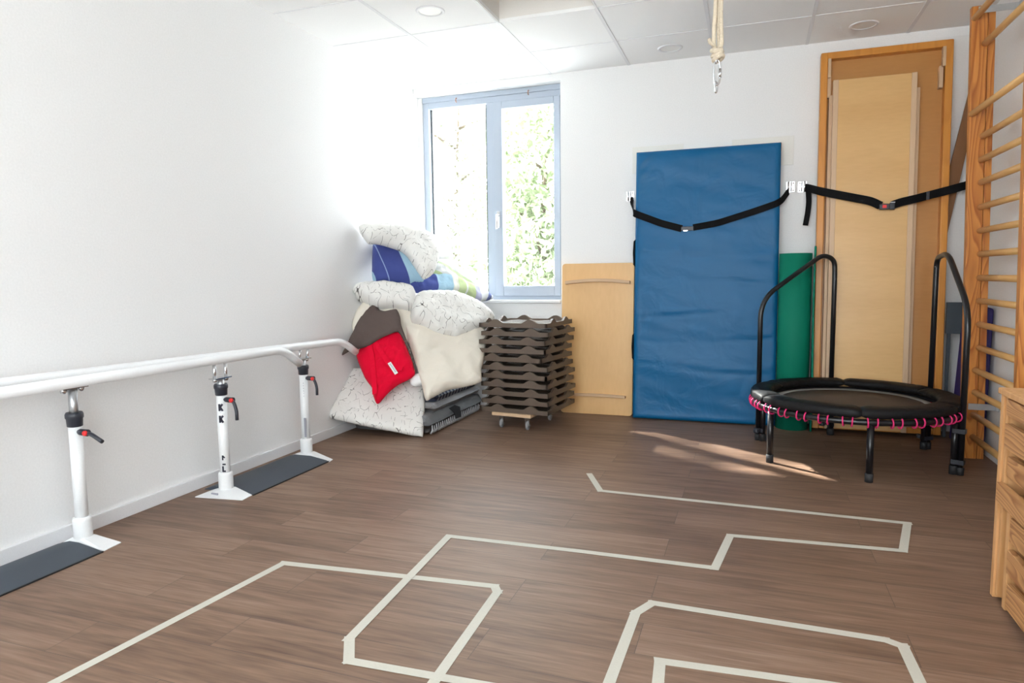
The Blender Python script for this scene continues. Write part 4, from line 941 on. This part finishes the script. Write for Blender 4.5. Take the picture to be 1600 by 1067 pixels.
# folded grey quilts at the bottom (rounded slabs)
def slab(name, x0, x1, ya, yb, z0, z1, mt, label, cat, ez=None, seed=0, slope=0):
    NX_, NY_ = 26, 34; vs = []; fs = []; m = MB(); ids = {}
    for s in (0, 1):
        for i in range(NX_+1):
            for j in range(NY_+1):
                u = i/NX_; v = j/NY_; x = x0+(x1-x0)*u; y = ya+(yb-ya)*v+.05*(u-.5)*0
                e = min(min(u, 1-u)*(x1-x0), min(v, 1-v)*(yb-ya)); q = min(1, e/.05); pr = math.sqrt(1-(1-q)**2)
                hz = (z1-z0)/2*pr; c = (z0+z1)/2+slope*(v)*(z1-z0)
                z = c+(hz if s == 0 else -hz)+.006*noise.noise(V(x*9, y*9, seed+s))*pr
                ids[(s, i, j)] = len(vs); vs.append((x+.010*noise.noise(V(y*7, z*9, seed)), y, max(.003, z)))
    for s in (0, 1):
        for i in range(NX_):
            for j in range(NY_):
                f = (ids[(s, i, j)], ids[(s, i+1, j)], ids[(s, i+1, j+1)], ids[(s, i, j+1)]); fs.append(f if s == 0 else f[::-1])
    m.add(vs, fs, True); m.uv = [(p[1], p[2]) for p in vs]
    ob = m.build(name, mt, origin=((x0+x1)/2, (ya+yb)/2, z0)); bm = bmesh.new(); bm.from_mesh(ob.data); bmesh.ops.remove_doubles(bm, verts=bm.verts, dist=1e-5); bm.to_mesh(ob.data); bm.free()
    return tag(ob, label, cat, G)
q1 = slab('folded_quilt', .03, .655, -1.165, -.17, .004, .140, GREYF, 'grey folded quilt at the bottom of the bedding pile, resting on the floor', 'quilt', seed=1)
q2 = slab('folded_quilt', .02, .645, -1.055, -.19, .136, .205, LGREYF, 'light grey folded quilt, second layer from the floor in the bedding pile', 'quilt', seed=2)
NAVYSTR = stripe_fabric('navy_ruffle_stripe', [(i/28, ((.05, .06, .11) if i % 2 else (.36, .37, .41))) for i in range(28)], .80, 0, .35, 1.12)
q3 = slab('folded_blanket', .04, .640, -1.00, -.22, .200, .285, NAVYSTR, 'navy and grey striped ruffled blanket, third layer from the floor in the bedding pile', 'blanket', seed=3)
slab('folded_duvet', .03, .40, -.90, -.10, .285, .60, WHITEF, 'white folded duvet in the middle of the pile, mostly hidden behind the cream pillowcase', 'duvet', seed=4)
slab('folded_duvet', .03, .44, -.80, -.08, .60, .885, WHITEF, 'white folded duvet high in the pile, hidden behind the leaf print pillows', 'duvet', seed=5)
# gathered hem and dark piece on the grey quilt
m = MB()
for k in range(26):
    y = -1.14+.034*k; m.tube([(.655, y, .012), (.668, y+.004, .035), (.662, y+.010, .062+.01*random.random())], [.008, .007, .003], 6)
m.build('gathered_hem', LGREYF, q1)
m = MB(); pr = [(.672, -.76, .040), (.672, -.66, .034), (.672, -.67, .08), (.668, -.67, .115), (.652, -.73, .138), (.655, -.84, .134), (.672, -.80, .10), (.672, -.77, .08)]
m.prism(pr, (.004, 0, .001)); m.build('dark_panel', mat('charcoal_cloth', (.03, .032, .038), .9), q1, bevel=.001)
puff('leaf_quilt', 'flap', LEAFW, 'leaf patterned white quilt draped over the front of the pile down to the floor', 'quilt', G, front=.026, back=.05, D_=.045, wr=.006, wf=5, seed=1, bend=lambda u, v: .022)
# dark under-edge
puff('white_cushion', 'corner', WHITEF, 'small white cushion corner peeking out between the red bag and the cream pillowcase', 'cushion', G, front=.03, back=.03, D_=.03, wr=.002)
bag = puff('red_bag', 'bag', REDF, 'bright red cloth bag with a white label hanging out of the pile', 'bag', G, front=.045, back=.035, D_=.09, wr=.012, wf=9, seed=3)
cl_ = puff('cushion', 'cream_left', CREAM, 'cream cushion at the left wall, behind the brown cloth', 'cushion', G, front=.04, back=.12, D_=.08, wr=.006, seed=5)
puff('pillowcase', 'cream', CREAM, 'large cream pillowcase hanging in folds down to the grey quilts', 'pillow', G, front=.05, back=.09, D_=.12, wr=.024, wf=5, seed=9)
puff('brown_cloth', 'taupe', TAUPE, 'dark brown cloth folded to a point above the red bag', 'cloth', G, front=.022, back=.02, D_=.03, wr=.008, wf=7, seed=2)
puff('pillow', 'leaf_left', LEAFW, 'leaf patterned white pillow against the left wall, under the blue pillow', 'pillow', G, front=.07, back=.16, D_=.07, wr=.012, wf=8, seed=4, gather=.5)
puff('pillow', 'leaf_right', LEAFW, 'plump leaf patterned white pillow lying on the cream pillowcase, left of the trays', 'pillow', G, front=.08, back=.14, D_=.09, wr=.012, wf=8, seed=6, gather=.4)
DKB, LTB = (.055, .075, .26), (.33, .50, .62)
BLUES = stripe_fabric('blue_stripe_cotton', [(0, LTB), (.07, DKB), (.255, (.25, .33, .55)), (.27, DKB), (.572, LTB)], .6, 0, .85, .10)
puff('pillow', 'blue', BLUES, 'dark blue and light blue striped pillow below the topmost leaf patterned pillow', 'pillow', G, front=.075, back=.12, D_=.10, wr=.006, wf=6, seed=7)
GRN, WHT, LIL = (.52, .62, .34), (.74, .76, .76), (.45, .45, .62)
STR = stripe_fabric('striped_duvet_cotton', [(0, DKB), (.335, LTB), (.49, (.66, .66, .58)), (.55, GRN), (.62, WHT), (.635, GRN), (.71, LIL), (.76, WHT), (.84, (.20, .24, .5)), (.885, WHT)], 1.0, 0, .05)
puff('duvet_roll', 'striped', STR, 'duvet cover with blue, green and lilac stripes rolled along towards the window sill', 'duvet', G, front=.05, back=.07, D_=.06, wr=.010, wf=12, seed=8)
GSTR = stripe_fabric('green_stripe_cotton', [(0, GRN), (.18, WHT), (.45, (.60, .68, .46)), (.55, WHT), (.85, GRN)], .25, 1, .0, .15)
puff('blanket', 'green', GSTR, 'pale green and white striped blanket bunched behind the striped duvet at the window', 'blanket', G, front=.05, back=.12, D_=.07, wr=.014, wf=11, seed=10)
puff('pillow', 'back_white', WHITEF, 'plain white pillow behind the topmost leaf patterned pillow, by the window', 'pillow', G, front=.05, back=.10, D_=.07, wr=.008, seed=11)
puff('pillow', 'top', LEAFW, 'leaf patterned white pillow drooping over the very top of the pile', 'pillow', G, front=.06, back=.10, D_=.09, wr=.012, wf=7, seed=12)

# red bag: carrying straps, hanging tag
def bagband(pts, hw, name, h=.062):
    P3 = [on('bag', u, v, h) for u, v in pts]; d0 = on('bag', 0, 0, 1)-on('bag', 0, 0, 0)
    P3 = fillet(P3, .03); ww = []
    for i in range(len(P3)):
        t = (P3[min(i+1, len(P3)-1)]-P3[max(i-1, 0)]).normalized(); ww.append(t.cross(d0))
    m = MB(); ribbon(m, P3, hw, .0025, wdir=ww); m.build(name, REDF, bag, bevel=.001)
bagband([(.447, -.150), (.339, -.165), (.244, -.180), (.167, -.205), (.125, -.262)], .017, 'strap')
bagband([(.433, -.114), (.327, -.101), (.181, -.064), (.04, -.022)], .017, 'strap', .058)
dn = on('bag', 0, 0, 1)-on('bag', 0, 0, 0); cs = [(.208, -.182), (.209, -.206), (.107, -.223), (.104, -.199)]
m = MB(); m.prism([on('bag', u, v, .070) for u, v in cs], dn*.0015); lab = m.build('label_tag', mat('white_ribbon', (.8, .8, .82), .7), bag)
m = MB()
for k in range(7):
    u = .193-.0115*k; v = -.196-.0022*k
    m.prism([on('bag', u-.004, v-.006, .0716), on('bag', u+.003, v-.006, .0716), on('bag', u+.003, v+.005, .0716), on('bag', u-.001, v+.006, .0716)], dn*.0004)
m.build('label_print', mat('grey_blue_print', (.28, .32, .42), .8), lab)
